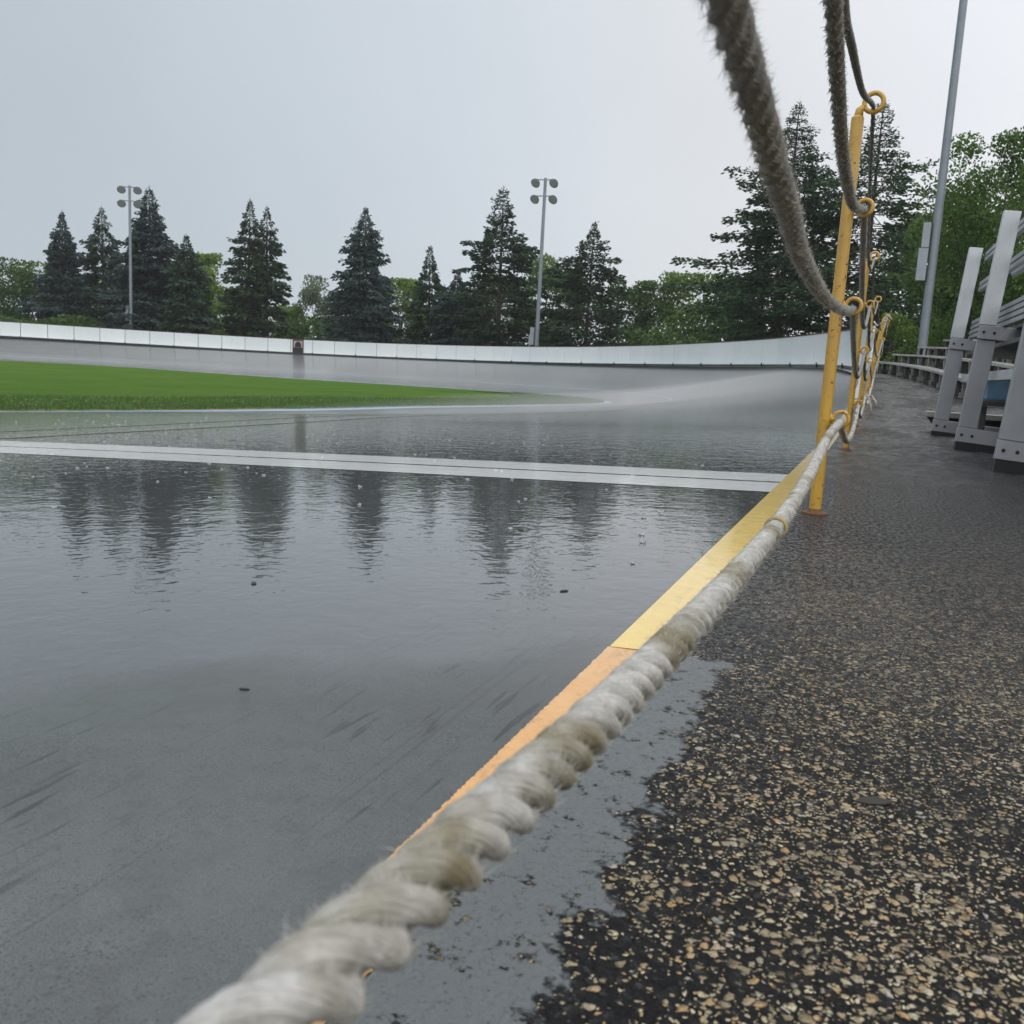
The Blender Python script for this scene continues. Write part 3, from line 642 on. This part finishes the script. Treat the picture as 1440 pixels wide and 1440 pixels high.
kn.tube([c0, c0+Vector((.03, -.02, .0)), c0+Vector((.05, -.02, -.03))], .006, 10); kn.build('knot', M['rope'], rope4, True)

# ------------------------------------------------------------------ aluminium bleacher on the right
bl = empty('aluminium_bleacher', (.565, 4.9, .022), (0, R(4.6), R(2.1))); tag(bl, 'pale aluminium bleacher with tall plank uprights beside the walkway', 'bleacher')
FY = [-1.5, 0, 1.55, 3.1]
for k, fy in enumerate(FY):
    lo_, hi_ = MB(), MB()
    lo_.box((0, fy, .13), (.108, fy+.05, .68), .003)
    smooth_by_angle(lo_.build('lower_upright', M['alu'], bl))
    hi_.box((-.006, fy-.012, .772), (.090, fy+.05, 1.46), .003); hp = smooth_by_angle(hi_.build('upright', M['alu_white'], bl))
    bb_ = MB(); bb_.box((-.006, fy-.03, .035), (3.0, fy+.02, .127), .003); bo = smooth_by_angle(bb_.build('base_beam', M['alu'], bl))
    MB().box((.0, fy-.035, -.06), (2.95, fy+.035, .033)).build('foot', M['rubber'], bl)
    md = MB(); md.box((-.004, fy-.025, .684), (3.0, fy+.02, .768), .003); mo = smooth_by_angle(md.build('deck_beam', M['alu'], bl))
    for z, par, yy in ((.08, bo, fy-.03), (.726, mo, fy-.025)):
        for xx in (.024, .084): MB().tube([(xx, yy, z), (xx, yy-.008, z)], [.0095, .008], 8).build('bolt', M['rubber'], par)
y0, y1 = FY[0]-.3, FY[-1]+.05
def plank(x, z, h, n, name='rail', mat='alu', y0=y0, y1=y1, t=.03):
    mb = MB(); hh_ = h/n
    for i in range(n): mb.box((x, y0, z+i*hh_), (x+t, y1, z+(i+1)*hh_-.010), .002)
    smooth_by_angle(mb.build(name, M[mat], bl))
plank(.125, .775, .15, 4, 'toe_board'); plank(.122, 1.14, .085, 2); plank(.122, 1.37, .085, 2)
MB().box((.2, y0, .77), (.95, y1, .79)).build('deck', M['alu'], bl)
plank(.95, .80, .24, 2, 'riser', 'alu'); MB().box((.84, y0, 1.045), (1.12, y1, 1.085), .004).build('seat', M['alu_white'], bl)
MB().box((.8, y0, .985), (.835, y1, 1.03), .003).build('seat_edge', M['alu_white'], bl)
MB().box((1.15, y0, 1.05), (1.75, y1, 1.07)).build('deck', M['alu'], bl); plank(1.75, 1.08, .24, 2, 'riser', 'alu'); MB().box((1.64, y0, 1.33), (1.92, y1, 1.37), .004).build('seat', M['alu_white'], bl)
MB().box((1.95, y0, 1.34), (2.5, y1, 1.36)).build('deck', M['alu'], bl); plank(2.5, 1.37, .24, 2, 'riser', 'alu'); MB().box((2.4, y0, 1.62), (2.68, y1, 1.66), .004).build('seat', M['alu_white'], bl)
pb = MB(); pb.box((.135, y0, .44), (.165, y1, .50), .003); pb.build('brace', M['alu_white'], bl)
pb = MB(); pb.tube([(.35, y0, 1.30), (.35, y1, 1.30)], .026, 12); pb.build('handrail', M['alu_white'], bl, True)
for xx, zz in ((.95, .30), (1.75, .5)):
    MB().box((xx, y0, zz), (xx+.03, y1, zz+.05), .003).build('brace', M['alu_white'], bl)
for k, fy in enumerate(FY):
    for xx, zt in ((.97, 1.03), (1.77, 1.31), (2.52, 1.6)): MB().box((xx, fy+.02, .127), (xx+.08, fy+.06, .684)).build('leg', M['alu'], bl)

MB().box((1.32, y0, .10), (1.36, y1, .68)).build('shade_fill_panel', M['rubber'], bl)  # black sheet added for the shade under the seats, no bleacher part
MB().box((.14, y0, .655), (2.9, y1, .68)).build('shade_fill_deck', M['wood_dark'], bl)  # dark layer added below the deck to deepen its shade
MB().box((.62, y1+.01, .13), (1.6, y1+.04, .66)).build('shade_fill_end', M['rubber'], bl)  # black sheet added across the far end as under-deck darkness
# low step plank behind the far upright
st = empty('step_bench', (.42, 8.35, 0)); tag(st, 'low wet plank step on a black bracket behind the farthest aluminium upright', 'bench')
smooth_by_angle(MB().box((0, 0, .155), (1.6, .28, .20), .005).build('plank', M['concrete'], st))
sb = MB(); sb.box((.10, .02, 0), (.16, .26, .153)); sb.add([(.01, .03, .153), (.1, .03, .153), (.1, .03, .05), (.01, .25, .153), (.1, .25, .153), (.1, .25, .05)], [(0, 2, 1), (3, 4, 5), (0, 3, 5, 2), (0, 1, 4, 3)]); sb.box((.162, .1, .05), (1.5, .16, .153)); sb.build('bracket', M['rubber'], st)
tb = empty('storage_tub', (.72, 7.25, .02)); tag(tb, 'pale blue tub half hidden under the aluminium bleacher deck', 'tub')
b = MB(); b.box((0, 0, .30), (.30, .24, .47), .02); b.build('body', M['blue'], tb); MB().box((-.015, -.015, .472), (.315, .255, .495), .008).build('lid', M['alu_white'], tb)
MB().box((-.02, -.02, .26), (.32, .26, .298)).build('shelf', M['wood_dark'], tb)
for xx in (0, .26): MB().box((xx, .1, 0), (xx+.04, .14, .258)).build('leg', M['wood_dark'], tb)

# ------------------------------------------------------------------ wooden benches following the bend
def bench_section(x, y, z, yaw, length, label, pitch=0., rows=5):
    r = empty('wooden_bench', (x, y, z), (pitch, 0, yaw)); tag(r, label, 'bench', 'weathered benches curving along the walkway')
    # local: y along the bench, x to the back
    for k in range(rows):
        xx, zz = .06+k*.62, .30+k*.215
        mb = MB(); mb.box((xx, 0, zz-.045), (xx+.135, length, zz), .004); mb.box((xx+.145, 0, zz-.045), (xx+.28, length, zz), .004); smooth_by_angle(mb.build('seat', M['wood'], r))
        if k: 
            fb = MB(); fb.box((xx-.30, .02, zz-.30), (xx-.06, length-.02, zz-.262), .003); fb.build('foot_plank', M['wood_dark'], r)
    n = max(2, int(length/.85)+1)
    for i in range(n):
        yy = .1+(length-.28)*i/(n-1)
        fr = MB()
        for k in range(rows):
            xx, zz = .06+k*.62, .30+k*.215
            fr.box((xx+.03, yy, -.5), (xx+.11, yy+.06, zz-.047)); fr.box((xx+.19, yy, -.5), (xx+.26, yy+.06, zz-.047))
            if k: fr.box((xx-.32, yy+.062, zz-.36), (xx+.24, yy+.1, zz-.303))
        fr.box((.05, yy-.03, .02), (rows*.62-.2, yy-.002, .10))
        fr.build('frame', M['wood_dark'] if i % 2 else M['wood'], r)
    if True:
        mb = MB(); xx = .06+rows*.62; mb.box((xx, 0, .30+rows*.185-.02), (xx+.05, length, .30+rows*.185+.05)); mb.build('back_rail', M['wood_dark'], r)
    return r
names = ['nearest weathered bench section just behind the aluminium uprights', 'second weathered bench section along the walkway', 'third weathered bench section, in front of the thick grey pole', 'fourth weathered bench section near the bend', 'farthest weathered bench section beside the leaning yellow posts']
BX = [(1.18, 13.2), (1.05, 16.0), (.88, 18.8), (.62, 21.5), (.22, 24.2), (-.35, 26.8)]
for k in range(5):
    a, b = Vector((*BX[k], 0)), Vector((*BX[k+1], 0)); dv = b-a; za, zb_ = (float(np.interp(q.y, po[:11*SUB, 1], po[:11*SUB, 2])) for q in (a, b))
    bench_section(a.x, a.y, za-.01, math.atan2(-dv.x, dv.y), dv.length-.04, names[k], math.atan2(zb_-za, dv.length))

# ------------------------------------------------------------------ light poles
def light_pole(x, y, z, h, r0_, r1_, label, box_z, box_side, box_h=1.6, box_w=.36, lamp_yaw=0.):
    p = empty('light_pole', (x, y, z)); tag(p, label, 'light pole', 'floodlight poles round the track')
    mb = MB(); mb.tube([(0, 0, -.3), (0, 0, h*.5), (0, 0, h)], [r0_, (r0_+r1_)/2, r1_], 16); smooth_by_angle(mb.build('pole', M['steel'], p))
    c = MB(); c.box((box_side*(r0_+.02)-(box_w if box_side < 0 else 0), -.5*box_w, box_z), (box_side*(r0_+.02)+(box_w if box_side > 0 else 0), .2*box_w, box_z+box_h*.56), .01)
    c.box((box_side*(r0_+.02)-(box_w*.8 if box_side < 0 else 0), -.45*box_w, box_z+box_h*.57), (box_side*(r0_+.02)+(box_w*.8 if box_side > 0 else 0), .2*box_w, box_z+box_h), .01)
    c.build('cabinet', M['box_grey'], p)
    ca, sa = math.cos(lamp_yaw), math.sin(lamp_yaw)
    for dz in (0, -1.15):
        arm = MB(); arm.beam((-.55*ca, -.55*sa, h-.12+dz), (.55*ca, .55*sa, h-.12+dz), .07, .07); ar = arm.build('crossarm', M['steel'], p)
    for dz in (0, -1.15):
        for sx in (-1, 1):
            c0 = Vector((sx*.68*ca, sx*.68*sa, h-.30+dz)); dirl = (Vector((-x-30, 25-y, 0)).normalized()*.75+Vector((0, 0, -.6))).normalized()
            l = MB(); l.tube([c0-dirl*.22, c0-dirl*.12, c0+dirl*.05, c0+dirl*.16], [.08, .2, .32, .36], 16); lo2 = smooth_by_angle(l.build('lamp', M['lamp'], p))
            gl = MB(); gl.tube([c0+dirl*.162, c0+dirl*.18], [.33, .30], 16); gl.build('lens', M['glass'], lo2)
light_pole(-61.3, 63.2, .4, 14.0, .16, .10, 'far grey pole with four round floodlights among the left spruces', 2.6, -1, 1.3, .34, R(25))
light_pole(-24.1, 65.4, .5, 14.0, .17, .11, 'grey pole with a small box standing between the middle conifers', 1.9, -1, 1.3, .4, R(10))
light_pole(1.35, 34.5, .6, 17.5, .152, .112, 'tall thick grey pole with two boxes behind the wooden benches', 3.5, -1, 1.9, .30, R(0))

# ------------------------------------------------------------------ trees
def spruce(x, y, z, h, rad, mat, label, style='dense', leaf=1., seed=0, lean=0., bare=.05, dens=1., group=None):
    rg = np.random.default_rng(seed+100)
    root = empty('spruce_tree', (x, y, z)); tag(root, label, 'tree', group)
    tr = MB(); kx = [lean*h*t for t in (0, .3, .6, 1)]
    r_ = .014*h+.05
    tr.tube([(kx[0], 0, -.5), (kx[1], 0, h*.3), (kx[2], 0, h*.6), (kx[3], 0, h*.98)], [r_, r_*.75, r_*.45, .02], 9)
    spacing = {'dense': .34, 'open': .48, 'broad': .55}[style]*max(leaf, .6)**.5/dens
    Q = []
    hh_ = h*bare; phase = 0.
    gapaz = rg.uniform(0, 6.28)
    while hh_ < h*.985:
        t = hh_/h
        if style == 'dense': prof = (1-t)**.70*(.62+.38*min(1, t/.15))
        elif style == 'open': prof = (1-t)**.62*(.62+.38*min(1, t/.25))
        else: prof = (1-t)**.55*(.60+.40*min(1, t/.3))
        ph1, ph2 = hh_*1.3, hh_*2.9
        rowr = rad*prof*rg.uniform(.72, 1.18)*(1+.16*math.sin(ph1+seed)+.10*math.sin(ph2+2*seed))*min(1, .35+(1-t)*2.6)+.05
        nb = int(rg.integers(7, 10)) if style == 'dense' else int(rg.integers(6, 9))
        phase += rg.uniform(.3, 1.2)
        for b in range(nb):
            if rg.random() < {'dense': .05, 'open': .13, 'broad': .16}[style]: continue
            az = phase+6.283*b/nb+rg.normal(0, .22); Lb = rowr*rg.uniform(.55, 1.18)*(1+.22*math.sin(az*2+seed*1.7+hh_*.8))
            droop = {'dense': .28, 'open': .30, 'broad': .14}[style]*(1.15-t)+rg.normal(0, .05)
            hz0 = hh_+rg.normal(0, .28 if style != 'broad' else .16)*min(1, (1-t)*3)
            dirh = np.array([math.cos(az), math.sin(az)])
            if t < .75 or style == 'broad': tr.tube([(lean*hz0, 0, hz0), (lean*hz0+dirh[0]*Lb*.5, dirh[1]*Lb*.5, hz0-droop*Lb*.45), (lean*hz0+dirh[0]*Lb*.93, dirh[1]*Lb*.93, hz0-droop*Lb*.68)], [.035, .022, .008], 3, False)
            ns = int((6+Lb*15)*dens/leaf**.9)
            u = rg.uniform(.10 if style == 'dense' else .22, 1., ns)**.75
            side = rg.choice([-1, 1], ns); spread = (Lb*.42*(1.12-u)+.12)*rg.random(ns)
            px_ = dirh[0]*Lb*u-dirh[1]*side*spread; py_ = dirh[1]*Lb*u+dirh[0]*side*spread
            pz_ = hz0-droop*Lb*(u*1.25-u*u*.55)+rg.normal(0, .09, ns)-spread*.2
            ang = az+side*rg.uniform(.15, .95, ns)
            ln = leaf*rg.uniform(.32, .68, ns); wd = leaf*rg.uniform(.08, .15, ns)
            dz = -rg.uniform(.05, .75, ns) if style != 'broad' else rg.uniform(-.5, .25, ns)
            ln = ln*min(1, .30+2.2*(1-t)); wd = wd*min(1, .35+2.2*(1-t)); dz = dz+max(0, (t-.88)*9)
            d3 = np.c_[np.cos(ang), np.sin(ang), dz]; d3 /= np.linalg.norm(d3, axis=1)[:, None]
            rnd = rg.normal(0, 1, (ns, 3)); sv = np.cross(d3, rnd); sv /= np.linalg.norm(sv, axis=1)[:, None]
            b0 = np.c_[px_+lean*hz0, py_, pz_]
            Q.append(np.stack([b0-sv*wd[:, None]*.5, b0+d3*ln[:, None]*.5-sv*wd[:, None], b0+d3*ln[:, None], b0+d3*ln[:, None]*.5+sv*wd[:, None]], 1))
        hh_ += spacing*rg.uniform(.75, 1.25)*(1.1-.4*t)
    # leader
    for q_ in range(14):
        a_ = rg.uniform(0, 6.28); z_ = h*(.955+.045*q_/14); l_ = .10+.16*(1-q_/14); v0 = np.array([lean*h, 0, z_]); v1 = v0+np.array([math.cos(a_)*l_, math.sin(a_)*l_, .10]); Q.append(np.array([[v0, (v0+v1)/2+[0, 0, .04], v1, (v0+v1)/2-[0, 0, .04]]]))
    Q.append(np.array([[[lean*h-.03, 0, h*.96], [lean*h, .03, h*.985], [lean*h+.01, 0, h*1.03], [lean*h, -.03, h*.985]]]))
    Q = np.concatenate(Q)
    tr.build('trunk', M['bark'], root)
    mesh_obj('crown', Q.reshape(-1, 3), np.arange(len(Q)*4).reshape(-1, 4), mat, root)
    return root
def broadleaf(x, y, z, h, rad, mat, label, seed=0, leaf=.30, n=2200, low=.12, group=None, name='leafy_tree', limbs=5):
    rg = np.random.default_rng(seed+500)
    root = empty(name, (x, y, z)); tag(root, label, 'tree' if name != 'shrub' else 'shrub', group)
    tr = MB(); r_ = .012*h+.06
    tr.tube([(0, 0, -.5), (rg.normal(0, .1), rg.normal(0, .1), h*.3), (rg.normal(0, .2), rg.normal(0, .2), h*.6)], [r_, r_*.8, r_*.4], 8)
    ncl = int(26+rad*5); cl = []
    for _ in range(ncl):
        a, zz = rg.uniform(0, 6.283), rg.uniform(low, .97)
        w_ = rad*min(1.0, (1-((zz-.5)/.56)**2 if zz > .5 else 1-((.5-zz)/.9)**2)**.5 if abs(zz-.5) < .56 else .1)
        rr_ = w_*rg.uniform(.15, .95)**.6*.82
        cl.append((rr_*math.cos(a), rr_*math.sin(a), zz*h, rad*rg.uniform(.20, .36)))
    for k in range(limbs):
        c = cl[k*3 % ncl]; h0 = h*rg.uniform(.15, .4)
        tr.tube([(0, 0, h0), (c[0]*.5, c[1]*.5, (h0+c[2])*.5+.2), (c[0], c[1], c[2])], [r_*.5, r_*.28, .02], 5, False)
    cl = np.array(cl); i = rg.integers(0, ncl, n); d3 = rg.normal(0, 1, (n, 3)); d3[:, 2] = d3[:, 2]*.75+.15; d3 /= np.linalg.norm(d3, axis=1)[:, None]
    p = cl[i, :3]+d3*(cl[i, 3]*(.35+.75*rg.random(n)**.6))[:, None]
    p[:, 2] = np.minimum(p[:, 2], h*(.985+.03*rg.random(n)))
    a = rg.normal(0, 1, (n, 3)); a /= np.linalg.norm(a, axis=1)[:, None]; b = np.cross(a, d3+rg.normal(0, .4, (n, 3))); b /= np.linalg.norm(b, axis=1)[:, None]
    ln = (leaf*rg.uniform(.55, 1.2, n))[:, None]; wd = ln*.62
    Q = np.stack([p-a*ln*.5, p+b*wd*.5, p+a*ln*.5, p-b*wd*.5], 1)
    tr.build('trunk', M['bark'], root); mesh_obj('crown', Q.reshape(-1, 3), np.arange(4*n).reshape(-1, 4), mat, root)
    return root
GZ = .25
SPR = [
 (-73.4,67.0,13.1,2.5,'bluespruce','dense','leftmost tall spruce behind the white wall',.04), (-71.3,70.1,14.0,3.0,'spruce','open','spruce with bare lower trunk left of the floodlight pole',.22),
 (-62.9,67.1,15.1,4.0,'bluespruce','dense','tallest broad spruce right beside the floodlight pole',.03), (-57.7,66.2,10.7,2.6,'spruce','dense','short rounded spruce on the right of the tallest broad one',.10),
 (-55.7,72.0,14.8,2.4,'fir','open','left stem of the twin pointed spruce standing alone',.18), (-54.6,73.4,14.4,2.2,'fir','open','right stem of the twin pointed spruce standing alone',.20),
 (-43.4,72.2,13.9,3.4,'bluespruce','dense','wide grey green spruce right of the dark wall sign',.02), (-38.5,75.9,11.1,2.0,'fir','open','slim spruce with layered branches between two larger ones',.10),
 (-35.3,74.6,8.9,2.5,'bluespruce','dense','small dark blue spruce with a thin spire',.02), (-29.7,71.3,15.2,3.6,'fir','broad','tall ragged conifer left of the middle grey pole',.10),
 (-22.8,73.5,12.7,3.9,'fir','broad','broad open conifer right of the middle grey pole',.12)]
for k, (x, y, zt, rad, mt, stl, lb, bare) in enumerate(SPR):
    spruce(x, y, GZ, zt-GZ, rad*1.3, M[mt], lb, stl, .8, k*7+1, (.012, -.018, .006, -.01, .014, -.004, .01, -.02, .008, -.012, .016)[k], bare, 1.18, 'spruces behind the white wall')
spruce(-5.5, 54.7, GZ, 15.6, 6.0, M['fir'], 'massive dark conifer behind the right end of the white wall', 'broad', .55, 201, 0, .06, 1.25, 'dark conifers behind the bend')
spruce(-1.1, 51.9, GZ, 14.6, 5.6, M['fir'], 'tall dark conifer with a bare leader left of the thick grey pole', 'broad', .55, 202, 0, .10, 1.0, 'dark conifers behind the bend')
spruce(-6.6, 62.0, GZ, 11.5, 3.9, M['fir'], 'lower dark conifer filling the gap left of the massive one', 'broad', .65, 203, 0, .05, 1.1, 'dark conifers behind the bend')
DEC = [
 (-81.5,67.3,7.8,3.6,'leaf_dark','dark leafy tree at the left edge of the view'), (-82.7,72.3,7.9,3.4,'leaf_mid','rounded green tree second from the left edge'), (-81.2,76.0,7.2,3.4,'leaf_mid','low green tree behind the leftmost spruce'),
 (-77.5,78.5,6.9,3.6,'leaf_dark','dark leafy tree behind the bare trunked spruce'), (-71.4,78.8,7.6,3.6,'leaf_dark','dark leafy tree behind the floodlight pole'), (-64.3,76.5,9.6,2.6,'leaf_bright','tall yellow green tree right of the short rounded spruce'),
 (-58.8,68.8,6.9,2.0,'leaf_bright','bright bushy tree right in front of the yellow green one'), (-63.9,80.4,6.4,2.8,'leaf_mid','green tree behind the foot of the twin spruce'), (-61.1,85.7,5.2,2.2,'leaf_bright','low bright tree right of the twin spruce'),
 (-58.0,87.4,8.7,2.9,'leaf_pale','pale silvery poplar left of the wide grey green spruce'), (-45.6,83.4,8.1,3.0,'leaf_bright','light green tree between the wide spruce and the slim one'), (-44.4,86.8,5.9,2.6,'leaf_dark','dark low tree behind the slim spruce'),
 (-32.8,88.9,11.0,3.2,'leaf_mid','tall green tree behind the middle grey pole'), (-38.2,90.9,9.3,3.2,'leaf_dark','dark tree behind the small blue spruce'), (-29.6,87.7,9.1,2.8,'leaf_dark','dark green tree right of the middle grey pole'),
 (-23.8,87.7,8.7,2.8,'leaf_dark','dark green tree just right of the broad open conifer'), (-20.1,85.8,8.3,2.8,'leaf_dark','dark tree left of the domed green tree'), (-16.8,83.9,8.9,3.4,'leaf_mid','domed green tree in the gap of sky left of the big conifers'),
 (-13.4,80.8,8.3,3.0,'leaf_mid','green tree right of the domed one'), (-10.2,75.3,7.2,2.6,'leaf_dark','dark leafy tree touching the big conifers on their left'), (-41.6,91.3,7.1,3.4,'leaf_dark','dark tree behind the gap left of the ragged conifer'), (-52.7,89.3,6.6,2.8,'leaf_mid','low green tree behind the wide spruce'),
 (2.9,70.7,12.5,3.0,'leaf_mid','green tree far behind the thick grey pole'), (2.2,81.0,12.3,3.8,'leaf_dark','dark tree farthest back left of the thick grey pole'), (.9,83.5,10.4,3.4,'leaf_dark','dark tree farthest back behind the tall conifer')]
for k, (x, y, zt, rad, mt, lb) in enumerate(DEC):
    broadleaf(x, y, GZ, zt-GZ+.9, rad*1.18, M[mt], lb, k*3+1, .36, 6500, .03, 'leafy trees behind the wall')
broadleaf(3.6, 39.7, .3, 9.9, 3.3, M['leaf_mid'], 'large leafy tree behind the aluminium bleacher', 801, .17, 17000, .22, 'leafy trees behind the bleachers', limbs=12)
broadleaf(5.6, 35.2, .3, 10.8, 3.0, M['leaf_mid'], 'leafy tree cut by the right edge of the view', 802, .16, 14000, .20, 'leafy trees behind the bleachers', limbs=12)
broadleaf(3.1, 46.5, .3, 7.8, 2.4, M['leaf_dark'], 'dark leafy tree between the grey pole and the bleacher', 803, .19, 15000, .05, 'leafy trees behind the bleachers', limbs=8)
broadleaf(6.5, 52.0, .3, 9.5, 4.0, M['leaf_dark'], 'dark tree deep behind the large leafy tree', 804, .26, 14000, .03, 'leafy trees behind the bleachers', limbs=8)
broadleaf(.5, 43.6, .45, 3.2, 1.3, M['leaf_bright'], 'bright green shrub left of the foot of the thick grey pole', 805, .13, 3600, .05, 'shrubs behind the benches', 'shrub')
broadleaf(2.5, 42.0, .45, 3.0, 1.5, M['leaf_mid'], 'green shrub right of the foot of the thick grey pole', 806, .13, 3600, .05, 'shrubs behind the benches', 'shrub')
broadleaf(4.6, 40.5, .45, 3.4, 1.8, M['leaf_dark'], 'dark shrub behind the farthest aluminium upright', 807, .14, 3600, .05, 'shrubs behind the benches', 'shrub')
# undergrowth massed behind the wall, too dense to count
N = 60000; s_ = rng.uniform(s_at_y(30), S[-1]-8, N); of = rng.uniform(11, 19, N)
pp = np.c_[[np.interp(s_, S, po[:, k]) for k in range(2)]].T; nn = np.c_[[np.interp(s_, S[::3], nrm[:, k]) for k in range(2)]].T
hmx = 2.0+1.3*np.sin(s_*.31)+.9*np.sin(s_*.83+1)
p = np.c_[pp+nn*of[:, None], GZ+np.maximum(hmx, .8)*rng.random(N)**.7]
a = rng.normal(0, 1, (N, 3)); a /= np.linalg.norm(a, axis=1)[:, None]; b = np.cross(a, rng.normal(0, 1, (N, 3))); b /= np.linalg.norm(b, axis=1)[:, None]
Q = np.stack([p-a*.2, p+b*.13, p+a*.2, p-b*.13], 1)
tag(mesh_obj('undergrowth', Q.reshape(-1, 3), np.arange(4*N).reshape(-1, 4), M['leaf_dark']), 'dark undergrowth massed behind the white wall', 'undergrowth', kind='stuff')

# ------------------------------------------------------------------ small things
def dead_leaf(x, y, z, size, yaw, label):
    pts = [(-.5, 0, 0), (-.2, .2, .06), (.2, .22, .08), (.55, .02, .03), (.2, -.2, .1), (-.2, -.18, .07)]
    V = [(px*size, py*size, pz*size*.35) for px, py, pz in pts]+[(px*size, py*size, pz*size*.35+.0012) for px, py, pz in pts]
    n = 6; F = [tuple(range(n))[::-1], tuple(range(n, 2*n))]+[(i, (i+1) % n, n+(i+1) % n, n+i) for i in range(n)]
    o = mesh_obj('dead_leaf', V, F, M['dead_leaf'], None, False, (x, y, z)); o.rotation_euler = (0, 0, yaw); tag(o, label, 'leaf', 'dead leaves lying on the wet ground')
dead_leaf(.035, .80, .001, .034, .4, 'dark wet leaf lying on the speckled asphalt in the right foreground')
for x, y, s_, a, lb in ((-.45, 1.42, .018, 1, 'small dark leaf on the track left of the orange and yellow joint'), (-.75, 2.0, .03, 2, 'dark leaf on the track below the tree reflections'), (-1.6, 2.2, .028, .5, 'dark leaf on the track below the twin spruce reflection'), (-.95, 1.25, .02, 2.2, 'tiny dark leaf on the grey track at mid left'), (-.62, .80, .012, .2, 'dark crumb of leaf among the scuff marks')):
    dead_leaf(x, y, track_z(x, y)+.0003, s_, a, lb)
for x, y, lb in ((.12, 8.6, 'dark leaf on the far walkway near the yellow posts'), (.30, 7.9, 'dark leaf on the walkway left of the step plank')): dead_leaf(x, y, .03 if y > 8.5 else .012, .05, .7, lb)
# rain drops bursting on the water film
mb = MB(); rs = random.Random(11)
for k in range(330):
    if k < 200: y = rs.uniform(1.7, 9); x = -.4-rs.random()*(y*.95+.6)
    else: y = rs.uniform(5, 22); x = -.5-rs.random()*10
    z = track_z(x, min(y, 17)) if y < 17 else track_z(x, 17)+.25*(1+x/12)
    sc_ = rs.uniform(.15, .48)
    for i in range(7):
        a = i*.9+rs.random(); r_ = .010*sc_; hgt = rs.uniform(.007, .02)*sc_
        mb.tube([(x+r_*math.cos(a), y+r_*math.sin(a), z+.001), (x+r_*1.5*math.cos(a), y+r_*1.5*math.sin(a), z+hgt*.6), (x+r_*1.7*math.cos(a), y+r_*1.7*math.sin(a), z+hgt)], [.0013, .0009, .0011], 4)
    mb.torus((x, y, z+.0015), (0, 0, 1), .012*sc_, .0016, 14, 5)
tag(mb.build('rain_splashes', M['splash'], None, True), 'little crowns of water where rain drops hit the track', 'rain', kind='stuff')

# spray thrown up where the rain beats on the far part of the track
def spray():
    i0, i1, nv = int(4.0*SUB), 20*SUB, 14; vs_ = np.linspace(.02, .84, nv); V = []
    for side in (0, 1):
        for i in range(i0, i1):
            grow = min(1, (i-i0)/(2.5*SUB))
            for v in vs_:
                p = po[i]*(1-v)+pi_[i]*v; z = po[i][2]+(pi_[i][2]-po[i][2])*gprof(v, turnf[i]); V.append((p[0], p[1], z+(.012 if side == 0 else .03+.40*grow*min(1, 6*v, 8*(1-v)+.1))))
    n = i1-i0; o1 = n*nv; F = []
    for i in range(n-1):
        for k in range(nv-1):
            a = i*nv+k; F.append((a, a+1, a+nv+1, a+nv)); F.append((o1+a, o1+a+nv, o1+a+nv+1, o1+a+1))
        for k, fl in ((0, 0), (nv-1, 1)):
            a = i*nv+k; F.append((a, a+nv, o1+a+nv, o1+a) if fl == 0 else (a+nv, a, o1+a, o1+a+nv))
    for k in range(nv-1):
        F.append((k+1, k, o1+k, o1+k+1)); a = (n-1)*nv+k; F.append((a, a+1, o1+a+1, o1+a))
    m = bpy.data.materials.new('rain spray'); m.use_nodes = True; t = m.node_tree; t.nodes.clear(); o = t.nodes.new('ShaderNodeOutputMaterial'); v = t.nodes.new('ShaderNodeVolumePrincipled')
    v.inputs['Color'].default_value = (.98, .99, 1, 1); v.inputs['Density'].default_value = .042; t.links.new(v.outputs[0], o.inputs['Volume'])
    tag(mesh_obj('rain_spray', V, F, m), 'pale spray hanging low over the rain beaten track', 'spray', kind='stuff')
spray()
# ------------------------------------------------------------------ rain haze in the air
HZ = 1
if HZ:
    mb = MB(); mb.box((-293, -193, -3.0), (243, 333, 24)); hz = mb.build('haze', bpy.data.materials.new('rain haze')); tag(hz, 'thin pale rain haze filling the air', 'haze', kind='stuff')
    hm = hz.data.materials[0]; hm.use_nodes = True; t = hm.node_tree; t.nodes.clear(); o = t.nodes.new('ShaderNodeOutputMaterial'); v = t.nodes.new('ShaderNodeVolumePrincipled')
    v.inputs['Color'].default_value = (.97, .98, 1, 1); v.inputs['Density'].default_value = .0004; v.inputs['Anisotropy'].default_value = .2; t.links.new(v.outputs[0], o.inputs['Volume'])
